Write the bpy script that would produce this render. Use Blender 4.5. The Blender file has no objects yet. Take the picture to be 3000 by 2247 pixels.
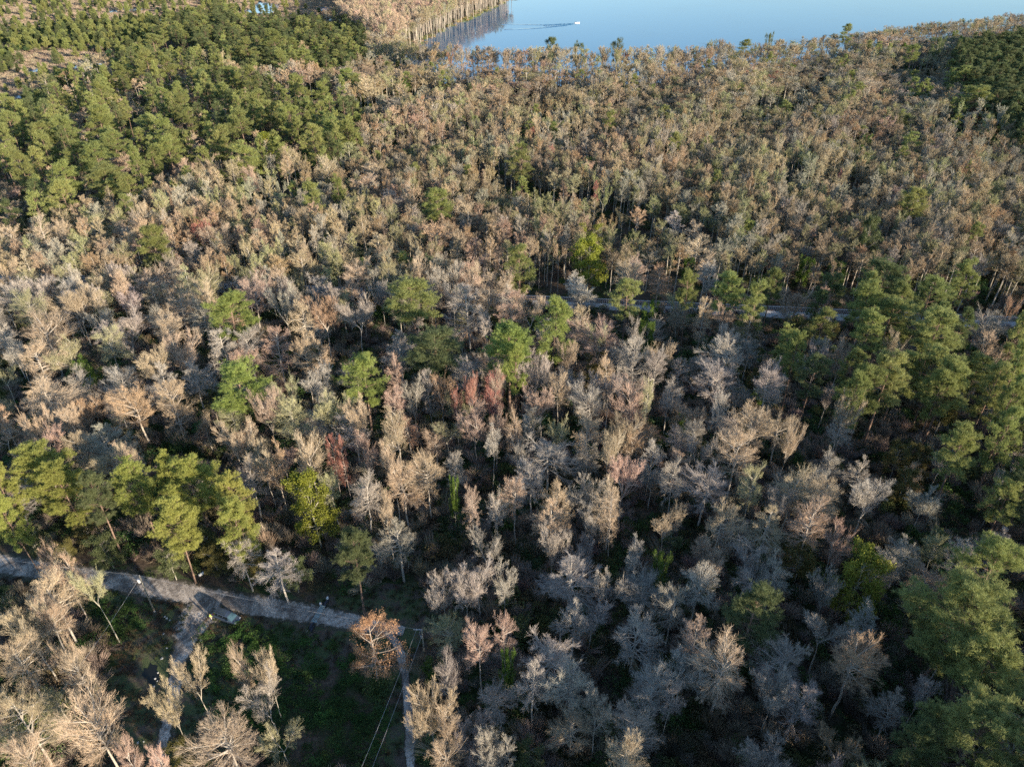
import bpy, math, random
import numpy as np
from mathutils import Vector, Matrix
R = math.radians
rng = np.random.default_rng(11)
random.seed(11)
SC = bpy.context.scene
COL = SC.collection

# ------------------------------------------------------------------ camera
CAM_H = 115.0
PITCH = 34.6                      # degrees below the horizon
F = 2152.0                        # focal length in pixels of the 3000 px photograph
cam_d = bpy.data.cameras.new('camera')
cam_d.sensor_width = 36.0
cam_d.lens = F / 3000 * 36.0
cam_d.clip_start = 0.5
cam_d.clip_end = 20000
cam = bpy.data.objects.new('camera', cam_d)
cam.location = (0, 0, CAM_H)
cam.rotation_euler = (R(90 - PITCH), 0, 0)
COL.objects.link(cam)
SC.camera = cam

# ------------------------------------------------------------------ light
SUN_EL, SUN_AZ = 12.5, 50.0       # azimuth measured from straight behind the camera towards the right
world = bpy.data.worlds.new('World'); SC.world = world
world.use_nodes = True
wn = world.node_tree.nodes; wl = world.node_tree.links
wn.clear()
out = wn.new('ShaderNodeOutputWorld'); bg = wn.new('ShaderNodeBackground')
sky = wn.new('ShaderNodeTexSky'); sky.sky_type = 'NISHITA'; sky.sun_disc = False
sky.sun_elevation = R(SUN_EL); sky.sun_rotation = R(180 - SUN_AZ)
sky.altitude = 20; sky.air_density = 1.0; sky.dust_density = 0.3; sky.ozone_density = 2.6
bg.inputs['Strength'].default_value = 0.14
wl.new(sky.outputs[0], bg.inputs[0]); wl.new(bg.outputs[0], out.inputs[0])
sun_d = bpy.data.lights.new('sun', 'SUN')
sun_d.energy = 5.0; sun_d.angle = R(0.53); sun_d.color = (1.0, 0.84, 0.65)
sun = bpy.data.objects.new('sun', sun_d); COL.objects.link(sun)
to_sun = Vector((math.sin(R(SUN_AZ)) * math.cos(R(SUN_EL)), -math.cos(R(SUN_AZ)) * math.cos(R(SUN_EL)), math.sin(R(SUN_EL))))
sun.rotation_euler = to_sun.to_track_quat('Z', 'Y').to_euler()
SC.view_settings.view_transform = 'Standard'
SC.view_settings.look = 'None'
SC.view_settings.exposure = 1.25
SC.view_settings.gamma = 1.0
SC.cycles.use_denoising = False

# ------------------------------------------------------------------ pixel <-> ground
cp, sp = math.cos(R(PITCH)), math.sin(R(PITCH))
def gp(px, py, z=0.0):
    """ground point (at height z) seen at pixel px, py of the 3000 x 2247 photograph"""
    u = (px - 1500) / F; v = (1123.5 - py) / F
    dx, dy, dz = u, cp + v * sp, -sp + v * cp
    t = (z - CAM_H) / dz
    return np.array([dx * t, dy * t])
def depth(x, y, z):
    return y * cp + (CAM_H - z) * sp
def proj(x, y, z):
    d = depth(x, y, z)
    v = (y * sp - (CAM_H - z) * cp) / d
    return 1500 + F * x / d, 1123.5 - F * v
def gpoly(pts, z=0.0):
    return np.array([gp(a, b, z) for a, b in pts])
def inside(P, poly):
    P = np.atleast_2d(P); x, y = P[:, 0], P[:, 1]
    r = np.zeros(len(P), bool); n = len(poly); j = n - 1
    for i in range(n):
        xi, yi = poly[i]; xj, yj = poly[j]
        c = ((yi > y) != (yj > y))
        with np.errstate(divide='ignore', invalid='ignore'):
            r ^= c & (x < (xj - xi) * (y - yi) / (yj - yi + 1e-12) + xi)
        j = i
    return r
def dist_path(P, path):
    P = np.atleast_2d(P); best = np.full(len(P), 1e9)
    for a, b in zip(path[:-1], path[1:]):
        a = np.array(a[:2]); b = np.array(b[:2]); d = b - a
        t = np.clip(((P - a) @ d) / (d @ d), 0, 1)
        best = np.minimum(best, np.linalg.norm(P - (a + t[:, None] * d), axis=1))
    return best

# ------------------------------------------------------------------ helpers
def tag(o, label=None, cat=None, group=None, kind=None):
    if label: o['label'] = label
    if cat: o['category'] = cat
    if group: o['group'] = group
    if kind: o['kind'] = kind
    return o
def link(name, data, parent=None, loc=None):
    o = bpy.data.objects.new(name, data); COL.objects.link(o)
    if parent: o.parent = parent
    if loc is not None: o.location = loc
    return o
def empty(name, loc=(0, 0, 0), rz=0.0):
    o = link(name, None); o.location = loc; o.rotation_euler = (0, 0, rz)
    o.empty_display_size = 0.5
    return o
def mesh_np(name, V, Fc, mats=(), midx=None, smooth=False):
    """V (n,3); Fc (m,k) one face size"""
    V = np.ascontiguousarray(V, np.float32); Fc = np.ascontiguousarray(Fc, np.int32)
    me = bpy.data.meshes.new(name)
    m, k = Fc.shape
    me.vertices.add(len(V)); me.vertices.foreach_set('co', V.ravel())
    me.loops.add(m * k); me.loops.foreach_set('vertex_index', Fc.ravel())
    me.polygons.add(m)
    me.polygons.foreach_set('loop_start', np.arange(m, dtype=np.int32) * k)
    me.polygons.foreach_set('loop_total', np.full(m, k, np.int32))
    for q in mats: me.materials.append(q)
    if midx is not None: me.polygons.foreach_set('material_index', np.ascontiguousarray(midx, np.int32))
    if smooth: me.polygons.foreach_set('use_smooth', np.ones(m, bool))
    me.update(calc_edges=True)
    return me

# ------------------------------------------------------------------ materials
def new_mat(name):
    m = bpy.data.materials.new(name); m.use_nodes = True
    nt = m.node_tree; b = nt.nodes['Principled BSDF']
    return m, nt, b
def ramp(nt, stops, fac=None):
    n = nt.nodes.new('ShaderNodeValToRGB'); e = n.color_ramp.elements
    while len(e) > 1: e.remove(e[-1])
    e[0].position = stops[0][0]; e[0].color = (*stops[0][1], 1)
    for p, c in stops[1:]:
        q = e.new(p); q.color = (*c, 1)
    if fac is not None: nt.links.new(fac, n.inputs[0])
    return n.outputs[0]
def noise(nt, scale, detail=4, rough=0.55, vec=None, coord='Object', dist=0.0):
    n = nt.nodes.new('ShaderNodeTexNoise'); n.inputs['Scale'].default_value = scale
    n.inputs['Detail'].default_value = detail; n.inputs['Roughness'].default_value = rough
    n.inputs['Distortion'].default_value = dist
    if vec is None:
        t = nt.nodes.new('ShaderNodeTexCoord'); vec = t.outputs[coord]
    nt.links.new(vec, n.inputs['Vector'])
    return n.outputs['Fac']
def mixc(nt, a, b, fac, mode='MIX'):
    n = nt.nodes.new('ShaderNodeMix'); n.data_type = 'RGBA'; n.blend_type = mode
    for s, v in ((6, a), (7, b)):
        if isinstance(v, tuple): n.inputs[s].default_value = (*v, 1)
        else: nt.links.new(v, n.inputs[s])
    if isinstance(fac, (int, float)): n.inputs[0].default_value = fac
    else: nt.links.new(fac, n.inputs[0])
    return n.outputs[2]
def bump(nt, b, h, strength, dist=0.1):
    n = nt.nodes.new('ShaderNodeBump'); n.inputs['Strength'].default_value = strength; n.inputs['Distance'].default_value = dist
    nt.links.new(h, n.inputs['Height']); nt.links.new(n.outputs[0], b.inputs['Normal'])
def plain(name, col, rough=0.6, metal=0.0, vary=0.25, scale=3.0):
    m, nt, b = new_mat(name)
    f = noise(nt, scale)
    c = ramp(nt, [(0.25, tuple(x * (1 - vary) for x in col)), (0.75, tuple(min(1, x * (1 + vary)) for x in col))], f)
    nt.links.new(c, b.inputs['Base Color']); b.inputs['Roughness'].default_value = rough; b.inputs['Metallic'].default_value = metal
    return m
def tint_node(nt):
    a = nt.nodes.new('ShaderNodeAttribute'); a.attribute_type = 'INSTANCER'; a.attribute_name = 'tint'
    return a.outputs['Color']
def twig_mat(name='twigs'):
    m, nt, b = new_mat(name)
    t = tint_node(nt)
    f = noise(nt, 0.9, 3)
    v = ramp(nt, [(0.3, (0.78, 0.78, 0.8)), (0.7, (1.18, 1.15, 1.1))], f)
    c = mixc(nt, t, v, 1.0, 'MULTIPLY')
    nt.links.new(c, b.inputs['Base Color']); b.inputs['Roughness'].default_value = 0.85
    b.inputs['Specular IOR Level'].default_value = 0.2
    return m
def bark_mat(name, lo, hi, tint_share):
    m, nt, b = new_mat(name)
    f = noise(nt, 2.5, 6, 0.65)
    c = ramp(nt, [(0.3, lo), (0.52, tuple((p + q) / 2 for p, q in zip(lo, hi))), (0.72, hi)], f)
    if tint_share: c = mixc(nt, c, tint_node(nt), tint_share)
    nt.links.new(c, b.inputs['Base Color']); b.inputs['Roughness'].default_value = 0.9
    b.inputs['Specular IOR Level'].default_value = 0.15
    bump(nt, b, f, 0.6, 0.03)
    return m
def leaf_mat(name, transl=0.35, vlo=0.6, vhi=1.45):
    """foliage: tint by tree, every leaf cluster with its own shade; lets some light through"""
    m, nt, b = new_mat(name)
    t = tint_node(nt)
    f = noise(nt, 1.3, 3)
    v = ramp(nt, [(0.3, (vlo, vlo, vlo * 0.95)), (0.7, (vhi, vhi * 0.97, vhi * 0.8))], f)
    c = mixc(nt, t, v, 1.0, 'MULTIPLY')
    nt.links.new(c, b.inputs['Base Color']); b.inputs['Roughness'].default_value = 0.6
    b.inputs['Specular IOR Level'].default_value = 0.25
    tr = nt.nodes.new('ShaderNodeBsdfTranslucent'); nt.links.new(c, tr.inputs['Color'])
    mx = nt.nodes.new('ShaderNodeMixShader'); mx.inputs[0].default_value = transl
    nt.links.new(b.outputs[0], mx.inputs[1]); nt.links.new(tr.outputs[0], mx.inputs[2])
    nt.links.new(mx.outputs[0], nt.nodes['Material Output'].inputs['Surface'])
    return m
M_TWIG = twig_mat()
M_BARK = bark_mat('pale_bark', (0.20, 0.18, 0.15), (0.52, 0.48, 0.42), 0.2)
M_PBARK = bark_mat('pine_bark', (0.09, 0.06, 0.045), (0.30, 0.21, 0.16), 0.0)
M_NEEDLE = leaf_mat('needles', 0.35, 0.7, 1.3)
M_LEAF = leaf_mat('leaves', 0.35, 0.6, 1.4)

# ------------------------------------------------------------------ tree skeletons (vectorised)
def unit(a): return a / (np.linalg.norm(a, axis=-1, keepdims=True) + 1e-9)
def curve_up(P0, D, L, k, lift, wob, g):
    """polylines of k segments from P0 along D, bending upwards by lift; -> (n,k+1,3)"""
    n = len(P0); out = np.zeros((n, k + 1, 3)); out[:, 0] = P0; d = D.copy()
    for i in range(k):
        d = unit(d + np.array([0, 0, lift]) / k + g.normal(0, wob, (n, 3)))
        out[:, i + 1] = out[:, i] + d * (L / k)[:, None]
    return out
def children(par, m, lo, hi, spread, g, lenf, up=0.15, dens_end=1.0):
    """m children on every parent polyline; returns start points, directions, lengths, parameter"""
    n, k1, _ = par.shape; k = k1 - 1
    t = lo + (hi - lo) * g.random((n, m)) ** dens_end
    idx = np.minimum((t * k).astype(int), k - 1); fr = t * k - idx
    ii = np.arange(n)[:, None]
    a = par[ii, idx]; b = par[ii, idx + 1]
    p = a + (b - a) * fr[..., None]; d = unit(b - a)
    r = unit(g.normal(0, 1, d.shape)); r = unit(r - (r * d).sum(-1, keepdims=True) * d)
    D = unit(d + r * spread * (0.6 + 0.8 * g.random((n, m, 1))) + np.array([0, 0, up]))
    Lp = np.linalg.norm(par[:, -1] - par[:, 0], axis=1)
    L = Lp[:, None] * lenf * (1.05 - 0.6 * t) * (0.65 + 0.7 * g.random((n, m)))
    return p.reshape(-1, 3), D.reshape(-1, 3), L.reshape(-1), t.reshape(-1)
def tubes(polys, r0, r1, sides):
    """polys (n,k+1,3), radii arrays at start/end -> verts, quads"""
    n, k1, _ = polys.shape
    T = np.zeros_like(polys); T[:, :-1] = polys[:, 1:] - polys[:, :-1]; T[:, -1] = T[:, -2]; T = unit(T)
    ref = np.where(np.abs(T[..., 2:3]) < 0.9, np.array([0, 0, 1.0]), np.array([1.0, 0, 0]))
    U = unit(np.cross(ref, T)); W = np.cross(T, U)
    tt = np.linspace(0, 1, k1)[None, :]
    rad = np.broadcast_to(np.reshape(r0, (-1, 1)) * (1 - tt) + np.reshape(r1, (-1, 1)) * tt, (n, k1))
    ang = np.arange(sides) * 2 * np.pi / sides
    V = polys[:, :, None] + rad[:, :, None, None] * (np.cos(ang)[None, None, :, None] * U[:, :, None] + np.sin(ang)[None, None, :, None] * W[:, :, None])
    base = (np.arange(n)[:, None, None] * k1 + np.arange(k1 - 1)[None, :, None]) * sides
    s = np.arange(sides)[None, None, :]; s2 = (s + 1) % sides
    Q = np.stack([base + s, base + s2, base + sides + s2, base + sides + s], -1).reshape(-1, 4)
    return V.reshape(-1, 3), Q
def ribbons(P0, P1, w, g):
    """thin tapered blades (one quad each, narrow at the tip) from P0 to P1"""
    d = unit(P1 - P0); r = unit(np.cross(d, g.normal(0, 1, d.shape)))
    w = np.reshape(w, (-1, 1))
    V = np.stack([P0 - r * w, P0 + r * w, P1 + r * w * 0.35, P1 - r * w * 0.35], 1).reshape(-1, 3)
    return V, np.arange(len(V)).reshape(-1, 4)
def join(parts):
    Vs, Qs, o = [], [], 0
    for V, Q in parts:
        Vs.append(V); Qs.append(Q + o); o += len(V)
    return np.concatenate(Vs), np.concatenate(Qs)

def env(shape, t):
    """crown radius (0..1) at relative crown height t (0 bottom, 1 top)"""
    if shape == 'oval': return np.sqrt(np.clip(1 - ((t - 0.45) / 0.58) ** 2, 0.02, 1))
    if shape == 'round': return np.sqrt(np.clip(1 - ((t - 0.55) / 0.6) ** 2, 0.05, 1))
    if shape == 'cone': return np.clip(1.05 - t, 0.06, 1) ** 0.75
    if shape == 'vase': return np.clip(0.35 + 0.75 * t, 0, 1) * np.clip(1.25 - t, 0, 1) ** 0.4
    if shape == 'flat': return np.clip(0.55 + 0.5 * t, 0, 1) * np.clip(1.12 - t, 0.05, 1) ** 0.35
    return np.ones_like(t)

def bare_skeleton(seed, H, W, c0, shape, lod, twist=0.02, fork=0.0, up=0.5):
    """H height, W crown radius, c0 crown bottom (share of H)"""
    g = np.random.default_rng(seed)
    kt = 10
    wob = g.normal(0, twist * H / 10, (kt + 1, 2)).cumsum(0); wob[0] = 0
    tz = np.linspace(0, H * 0.97 * (1 if not fork else c0 + .12), kt + 1)
    trunk = np.stack([wob[:, 0], wob[:, 1], tz], 1)[None]
    a0 = g.random() * 6.28
    if fork:
        nf = fork
        az = np.arange(nf) * 6.28 / nf + g.normal(0, .4, nf); el = R(52) + g.random(nf) * R(26)
        D = np.stack([np.cos(az) * np.cos(el), np.sin(az) * np.cos(el), np.sin(el)], 1)
        st = trunk[0, -1 - g.integers(0, 3, nf)]
        lead = curve_up(st, D, (H - st[:, 2]) / np.sin(el) * (.8 + .25 * g.random(nf)), 6, 0.25, 0.09, g)
        p, D, l, t = children(lead, {0: 15, 1: 9, 2: 6}[lod], 0.12, 0.98, 1.0, g, 0.6, 0.05)
        l = np.clip(l, .6, W * .8)
        limbs = np.concatenate([curve_up(p, D, l, 5, up, 0.1, g), curve_up(lead[:, 0], D[:nf] * 0 + unit(lead[:, 2] - lead[:, 0]), np.linalg.norm(lead[:, -1] - lead[:, 0], axis=1), 5, .15, .05, g)])
        L = np.append(l, np.full(nf, H * .4))
        return g, trunk, limbs, L
    nl = {0: 34, 1: 24, 2: 17}[lod]
    t = np.sort(g.random(nl)); tc = t * 0.95
    hz = (c0 + (0.97 - c0) * tc) * H
    f = hz / (H * 0.97) * kt; i = np.minimum(f.astype(int), kt - 1)
    P = trunk[0, i] + (trunk[0, i + 1] - trunk[0, i]) * (f - i)[:, None]
    az = np.arange(nl) * 2.39996 + g.normal(0, 0.5, nl)
    el = R(8) + R(48) * tc + g.normal(0, 0.14, nl) + (up - 0.5) * .8
    D = np.stack([np.cos(az) * np.cos(el), np.sin(az) * np.cos(el), np.sin(el)], 1)
    te = np.clip(tc + 0.10, 0, 1)
    L = W * env(shape, te) / np.maximum(np.cos(el), 0.5) * (0.7 + 0.45 * g.random(nl)) * (1 + .22 * np.cos(az - a0)) + 0.3
    limbs = curve_up(P, D, L, 5, up * .8, 0.10, g)
    top = curve_up(trunk[0, -2:-1], np.array([[0, 0, 1.0]]), np.array([H * 0.12]), 5, 0.2, 0.1, g)
    limbs = np.concatenate([limbs, top]); L = np.append(L, H * 0.12)
    return g, trunk, limbs, L

def bare_tree(seed, H=20, W=4, c0=0.45, shape='oval', lod=0, tw=1.0, up=0.5, rt=None, dens=1.0, twist=0.02, fork=0):
    g, trunk, limbs, L = bare_skeleton(seed, H, W, c0, shape, lod, up=up, twist=twist, fork=fork)
    rt = rt or H * 0.0125
    n1, n2, n3 = {0: (10, 8, 6), 1: (8, 6, 5), 2: (6, 5, 4)}[lod]
    n3 = max(2, int(round(n3 * dens)))
    sides = {0: 7, 1: 5, 2: 4}[lod]
    rl = np.clip(0.021 * L + 0.02, 0.03, rt * 0.75)
    tr = [tubes(trunk, np.array([rt]), np.array([rt * 0.3]), sides), tubes(limbs, rl, rl * 0.25, 4 if lod == 0 else 3)]
    p, D, l, t = children(limbs, n1, 0.10, 1.0, 0.6, g, 0.55, 0.15)
    b1 = curve_up(p, D, l, 3, up * 0.6, 0.09, g)
    r1 = np.clip(0.012 * l + 0.010, 0.014, 0.06) * (1 if lod == 0 else 1.25)
    crown = [tubes(b1, r1 * 0.9, r1 * 0.4, 3)]; b1e = b1
    p, D, l, t = children(b1, n2, 0.10, 1.0, 0.55, g, 0.72, 0.15)
    b2 = curve_up(p, D, np.clip(l, 0.35, 1.8), 2, up * 0.5, 0.16, g)
    w2 = {0: 0.011, 1: 0.017, 2: 0.026}[lod] * tw
    if lod == 0:
        crown.append(tubes(b2, np.full(len(b2), w2), np.full(len(b2), w2 * 0.5), 3))
    else:
        crown.append(ribbons(b2[:, 0], b2[:, 2], np.full(len(b2), w2 * 1.1), g))
    p, D, l, t = children(b2, n3, 0.1, 1.0, 0.5, g, 0.85, 0.15)
    l = np.clip(l, 0.3, 1.3)
    e = p + D * l[:, None]
    w3 = {0: 0.0095, 1: 0.0145, 2: 0.024}[lod] * tw
    crown.append(ribbons(p, e, np.full(len(p), w3), g))
    return join(tr), join(crown)

def tufts(C, D, n, L, w, g, cup=0.5):
    """needle tufts at centres C, axis D"""
    m = len(C)
    d = unit(g.normal(0, 1, (m, n, 3)) + D[:, None] * 1.1 + np.array([0, 0, cup]))
    l = L * (0.6 + 0.7 * g.random((m, n, 1)))
    c = C[:, None] + g.normal(0, L * 0.25, (m, n, 3))
    return ribbons(c.reshape(-1, 3), (c + d * l).reshape(-1, 3), np.full(m * n, w), g)

def pine_tree(seed, H=26, W=4.5, c0=0.55, shape='round', lod=0, nl=None, lean=0.015, dens=1.0, young=False):
    g = np.random.default_rng(seed)
    kt = 10
    wob = g.normal(0, lean * H / 10, (kt + 1, 2)).cumsum(0); wob[0] = 0
    tz = np.linspace(0, H * 0.98, kt + 1)
    trunk = np.stack([wob[:, 0], wob[:, 1], tz], 1)[None]
    rt = H * 0.0105
    nl = nl or {0: 34, 1: 24, 2: 15}[lod]
    tc = (np.arange(nl) + g.random(nl)) / nl
    hz = (c0 + (0.985 - c0) * tc) * H
    f = hz / (H * 0.98) * kt; i = np.minimum(f.astype(int), kt - 1)
    P = trunk[0, i] + (trunk[0, i + 1] - trunk[0, i]) * np.clip(f - i, 0, 1)[:, None]
    az = np.arange(nl) * 2.39996 + g.normal(0, 0.6, nl)
    el = (R(-12) + R(75) * tc ** 1.5 if not young else R(15) + R(50) * tc) + g.normal(0, 0.15, nl)
    D = np.stack([np.cos(az) * np.cos(el), np.sin(az) * np.cos(el), np.sin(el)], 1)
    L = W * env(shape, tc) * (0.55 + 0.6 * g.random(nl)) + 0.4
    limbs = curve_up(P, D, L, 4, 0.45, 0.12, g)
    rl = np.clip(0.014 * L + 0.02, 0.03, rt * 0.6)
    tr = [tubes(trunk, np.array([rt]), np.array([rt * 0.3]), 7 if lod == 0 else 5), tubes(limbs, rl, rl * 0.3, 3)]
    # a few dead stubs under the crown
    if not young and lod < 2:
        ns = 6; hs = (c0 - 0.22 * g.random(ns)) * H; a = g.random(ns) * 6.28
        p = np.stack([np.zeros(ns), np.zeros(ns), hs], 1); d = np.stack([np.cos(a), np.sin(a), 0.1 * np.ones(ns)], 1)
        tr.append(tubes(curve_up(p, unit(d), 0.8 + 1.6 * g.random(ns), 2, 0.2, 0.1, g), np.full(ns, 0.05), np.full(ns, 0.02), 3))
    m1 = {0: 5, 1: 4, 2: 3}[lod]
    p, Dd, l, t = children(limbs, m1, 0.35, 1.0, 0.8, g, 0.42, 0.25)
    l = np.clip(l, 0.5, 2.2)
    b1 = curve_up(p, Dd, l, 2, 0.5, 0.15, g)
    tr.append(tubes(b1, np.full(len(b1), 0.025), np.full(len(b1), 0.012), 3))
    # tufts: clouds round the ends of the branchlets
    m2 = max(2, int({0: 9, 1: 6, 2: 4}[lod] * dens))
    c = b1[:, 2][:, None] + g.normal(0, 1, (len(b1), m2, 3)) * np.array([0.46, 0.46, 0.22])
    c = np.concatenate([c.reshape(-1, 3), limbs[:, -1], b1[:, 1]])
    dirs = unit(c - np.array([0, 0, (c0 + 1) / 2 * H]) * 1.0)
    nb, L_, w_ = {0: (20, 0.42, 0.022), 1: (13, 0.5, 0.036), 2: (8, 0.65, 0.075)}[lod]
    crown = tufts(c, dirs, nb, L_, w_, g)
    return join(tr), crown

def leafy_tree(seed, H=14, W=4, c0=0.35, shape='round', lod=0, leaf=0.13, dens=1.0):
    g, trunk, limbs, L = bare_skeleton(seed, H, W, c0, shape, 1, up=0.4)
    rt = H * 0.012
    rl = np.clip(0.018 * L + 0.02, 0.03, rt * 0.7)
    tr = [tubes(trunk, np.array([rt]), np.array([rt * 0.25]), 5), tubes(limbs, rl, rl * 0.25, 3)]
    p, D, l, t = children(limbs, 9 if lod == 0 else 6, 0.3, 1.0, 0.8, g, 0.45, 0.15)
    b1 = curve_up(p, D, l, 2, 0.3, 0.15, g)
    tr.append(tubes(b1, np.full(len(b1), 0.025), np.full(len(b1), 0.01), 3))
    p, D, l, t = children(b1, 5 if lod == 0 else 4, 0.3, 1.0, 0.8, g, 0.6, 0.1)
    e = p + D * l[:, None]
    m = int((12 if lod == 0 else 6) * dens)
    c = e[:, None] + g.normal(0, 0.30, (len(e), m, 3)); c = c.reshape(-1, 3)
    s = leaf * (1.0 if lod == 0 else 1.6) * (0.6 + 0.8 * g.random((len(c), 1)))
    a = unit(g.normal(0, 1, c.shape)); b = unit(np.cross(a, g.normal(0, 1, c.shape)))
    V = np.stack([c - a * s, c + b * s * 0.6, c + a * s, c - b * s * 0.6], 1).reshape(-1, 3)
    return join(tr), (V, np.arange(len(V)).reshape(-1, 4))

def bush(seed, W=2.2, H=2.4, n=900, leaf=0.12, bare=False):
    g = np.random.default_rng(seed)
    nc = 9
    cc = g.normal(0, 1, (nc, 3)) * np.array([W * 0.45, W * 0.45, 0]) + np.array([0, 0, H * 0.45]) * (0.6 + 0.7 * g.random((nc, 1)))
    rr = W * (0.28 + 0.3 * g.random(nc))
    k = g.integers(0, nc, n); d = unit(g.normal(0, 1, (n, 3))); d[:, 2] = np.abs(d[:, 2]) * 1.0 - 0.15
    c = cc[k] + d * rr[k][:, None] * (0.75 + 0.35 * g.random((n, 1)))
    c[:, 2] = np.maximum(c[:, 2], 0.05)
    if bare:
        st = np.stack([g.normal(0, 0.25, n), g.normal(0, 0.25, n), np.full(n, 0.0)], 1)
        p = st + (c - st) * (0.35 + 0.3 * g.random((n, 1)))
        return join([ribbons(p, c, np.full(n, 0.018), g), ribbons(st[:60], c[:60], np.full(60, 0.03), g)])
    s = leaf * (0.6 + 0.8 * g.random((n, 1)))
    a = unit(g.normal(0, 1, c.shape)); b = unit(np.cross(a, g.normal(0, 1, c.shape)))
    V = np.stack([c - a * s, c + b * s * 0.7, c + a * s, c - b * s * 0.7], 1).reshape(-1, 3)
    return V, np.arange(len(V)).reshape(-1, 4)

# ------------------------------------------------------------------ prototypes
# every prototype: nominal H (height), W (crown radius), cm (height of the crown's middle)
PROTO = {}
def add_proto(kind, seed, H, W, c0, mk, mats, **kw):
    tr, cr = mk(seed, H=H, W=W, c0=c0, **kw)
    r = np.percentile(np.hypot(cr[0][:, 0], cr[0][:, 1]), 91 if mk is bare_tree else 96)
    zt = np.percentile(cr[0][:, 2], 99.5); zb = np.percentile(cr[0][:, 2], 5)
    PROTO.setdefault(kind, []).append(dict(trunk=mesh_np(kind + '_trunk', *tr, [mats[0]]), crown=mesh_np(kind + '_crown', *cr, [mats[1]]),
                                           H=zt, W=r, zm=(zt + zb) / 2, raw=(tr, cr), mats=mats, kind=kind))
BM, PM, LM = (M_BARK, M_TWIG), (M_PBARK, M_NEEDLE), (M_BARK, M_LEAF)
# bare broad crowns (hero detail)
for i, (sh, c0, W, up, fk) in enumerate([('round', .55, 4.8, .25, 0), ('oval', .5, 4.4, .4, 0), ('flat', .58, 5.0, .2, 0), ('round', .42, 4.6, .3, 3), ('oval', .5, 4.0, .2, 0), ('vase', .56, 4.8, .4, 4),
                                     ('round', .62, 4.4, .15, 0), ('cone', .46, 4.4, .25, 0), ('oval', .42, 4.6, .3, 2), ('flat', .5, 4.8, .3, 3), ('round', .46, 5.0, .4, 5), ('oval', .56, 4.2, .1, 0), ('round', .5, 4.6, .35, 2),
                                     ('flat', .64, 4.8, .3, 0), ('round', .52, 4.8, .5, 0), ('oval', .36, 4.2, .25, 0)]):
    add_proto('bare', 100 + i, 20, W, c0, bare_tree, BM, shape=sh, up=up, twist=.045, fork=fk, dens=.7)
for i, (sh, c0, W, up, fk) in enumerate([('oval', .6, 2.6, .6, 0), ('cone', .52, 2.5, .35, 0), ('round', .6, 2.8, .6, 3), ('oval', .56, 2.5, .5, 0), ('round', .66, 2.9, .5, 0), ('oval', .52, 2.3, .45, 0), ('vase', .6, 2.8, .6, 0), ('round', .68, 2.4, .4, 0)]):
    add_proto('slim', 130 + i, 20, W, c0, bare_tree, BM, shape=sh, up=up, lod=1, dens=1.0, fork=fk, rt=.23)
for i, (sh, c0, W, up, fk) in enumerate([('oval', .58, 2.7, .6, 0), ('cone', .5, 2.6, .4, 0), ('round', .58, 2.9, .6, 3), ('round', .6, 3.2, .5, 0), ('oval', .52, 2.4, .5, 0), ('round', .52, 3.4, .6, 4), ('oval', .6, 2.6, .6, 0), ('flat', .6, 3.0, .5, 0)]):
    add_proto('far', 160 + i, 20, W, c0, bare_tree, BM, shape=sh, up=up, lod=2, dens=1.3, tw=1.1, fork=fk, rt=.24)
for i, (sh, c0, W) in enumerate([('round', .55, 4.2), ('flat', .6, 4.6), ('oval', .45, 4.0), ('round', .62, 4.4), ('flat', .5, 5.0)]):
    add_proto('pine', 200 + i, 25, W, c0, pine_tree, PM, shape=sh)
add_proto('bigpine', 215, 27, 6.0, .40, pine_tree, PM, shape='oval', nl=60, dens=1.4)
add_proto('bigpine', 216, 27, 6.0, .50, pine_tree, PM, shape='round', nl=56, dens=1.4)
for i, (sh, c0, W) in enumerate([('round', .5, 3.6), ('oval', .4, 3.4), ('flat', .55, 3.8), ('round', .45, 4.0)]):
    add_proto('farpine', 230 + i, 22, W, c0, pine_tree, PM, shape=sh, lod=2, dens=1.5, nl=22)
for i, (c0, W) in enumerate([(.12, 2.2), (.1, 2.0), (.15, 2.5)]):
    add_proto('youngpine', 250 + i, 8, W, c0, pine_tree, PM, shape='cone', lod=2, young=True, nl=26, dens=1.4)
for i, (sh, c0, W) in enumerate([('round', .3, 4.2), ('oval', .2, 3.6), ('round', .35, 4.6)]):
    add_proto('leafy', 270 + i, 15, W, c0, leafy_tree, LM, shape=sh)
add_proto('rusty', 291, 18, 5.2, .25, leafy_tree, LM, shape='oval', leaf=0.10, dens=0.9)

def combined(p, name):
    (tv, tq), (cv, cq) = p['raw']
    V = np.concatenate([tv, cv]); Q = np.concatenate([tq, cq + len(tv)])
    mi = np.concatenate([np.zeros(len(tq), int), np.ones(len(cq), int)])
    return mesh_np(name, V, Q, list(p['mats']), mi)

# ------------------------------------------------------------------ the lie of the land (pixels of the ground seen in the photograph)
LAKE_SHORE = [(1490, 0), (1450, 22), (1400, 40), (1330, 70), (1270, 105), (1205, 138), (1150, 168), (1180, 215), (1290, 246), (1480, 250), (1700, 256), (1900, 248),
              (2060, 240), (2180, 215), (2350, 190), (2600, 150), (2900, 112), (3000, 104)]
lake_near = [tuple(gp(*p)) for p in LAKE_SHORE]
lake_poly = np.array(lake_near + [(900, 900), (2500, 1500), (5000, 6000), (-600, 6000), (-40, 1300), (-10, 1080)])
ROAD_MAIN = [tuple(gp(*p)) for p in [(-260, 1612), (0, 1652), (113, 1669), (316, 1698), (497, 1729), (678, 1763), (904, 1797), (1010, 1818), (1110, 1838), (1200, 1852)]]
ROAD_SIDE = [tuple(gp(*p)) for p in [(1120, 1846), (1165, 1890), (1182, 1960), (1195, 2060), (1202, 2247), (1210, 2600)]]
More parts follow.
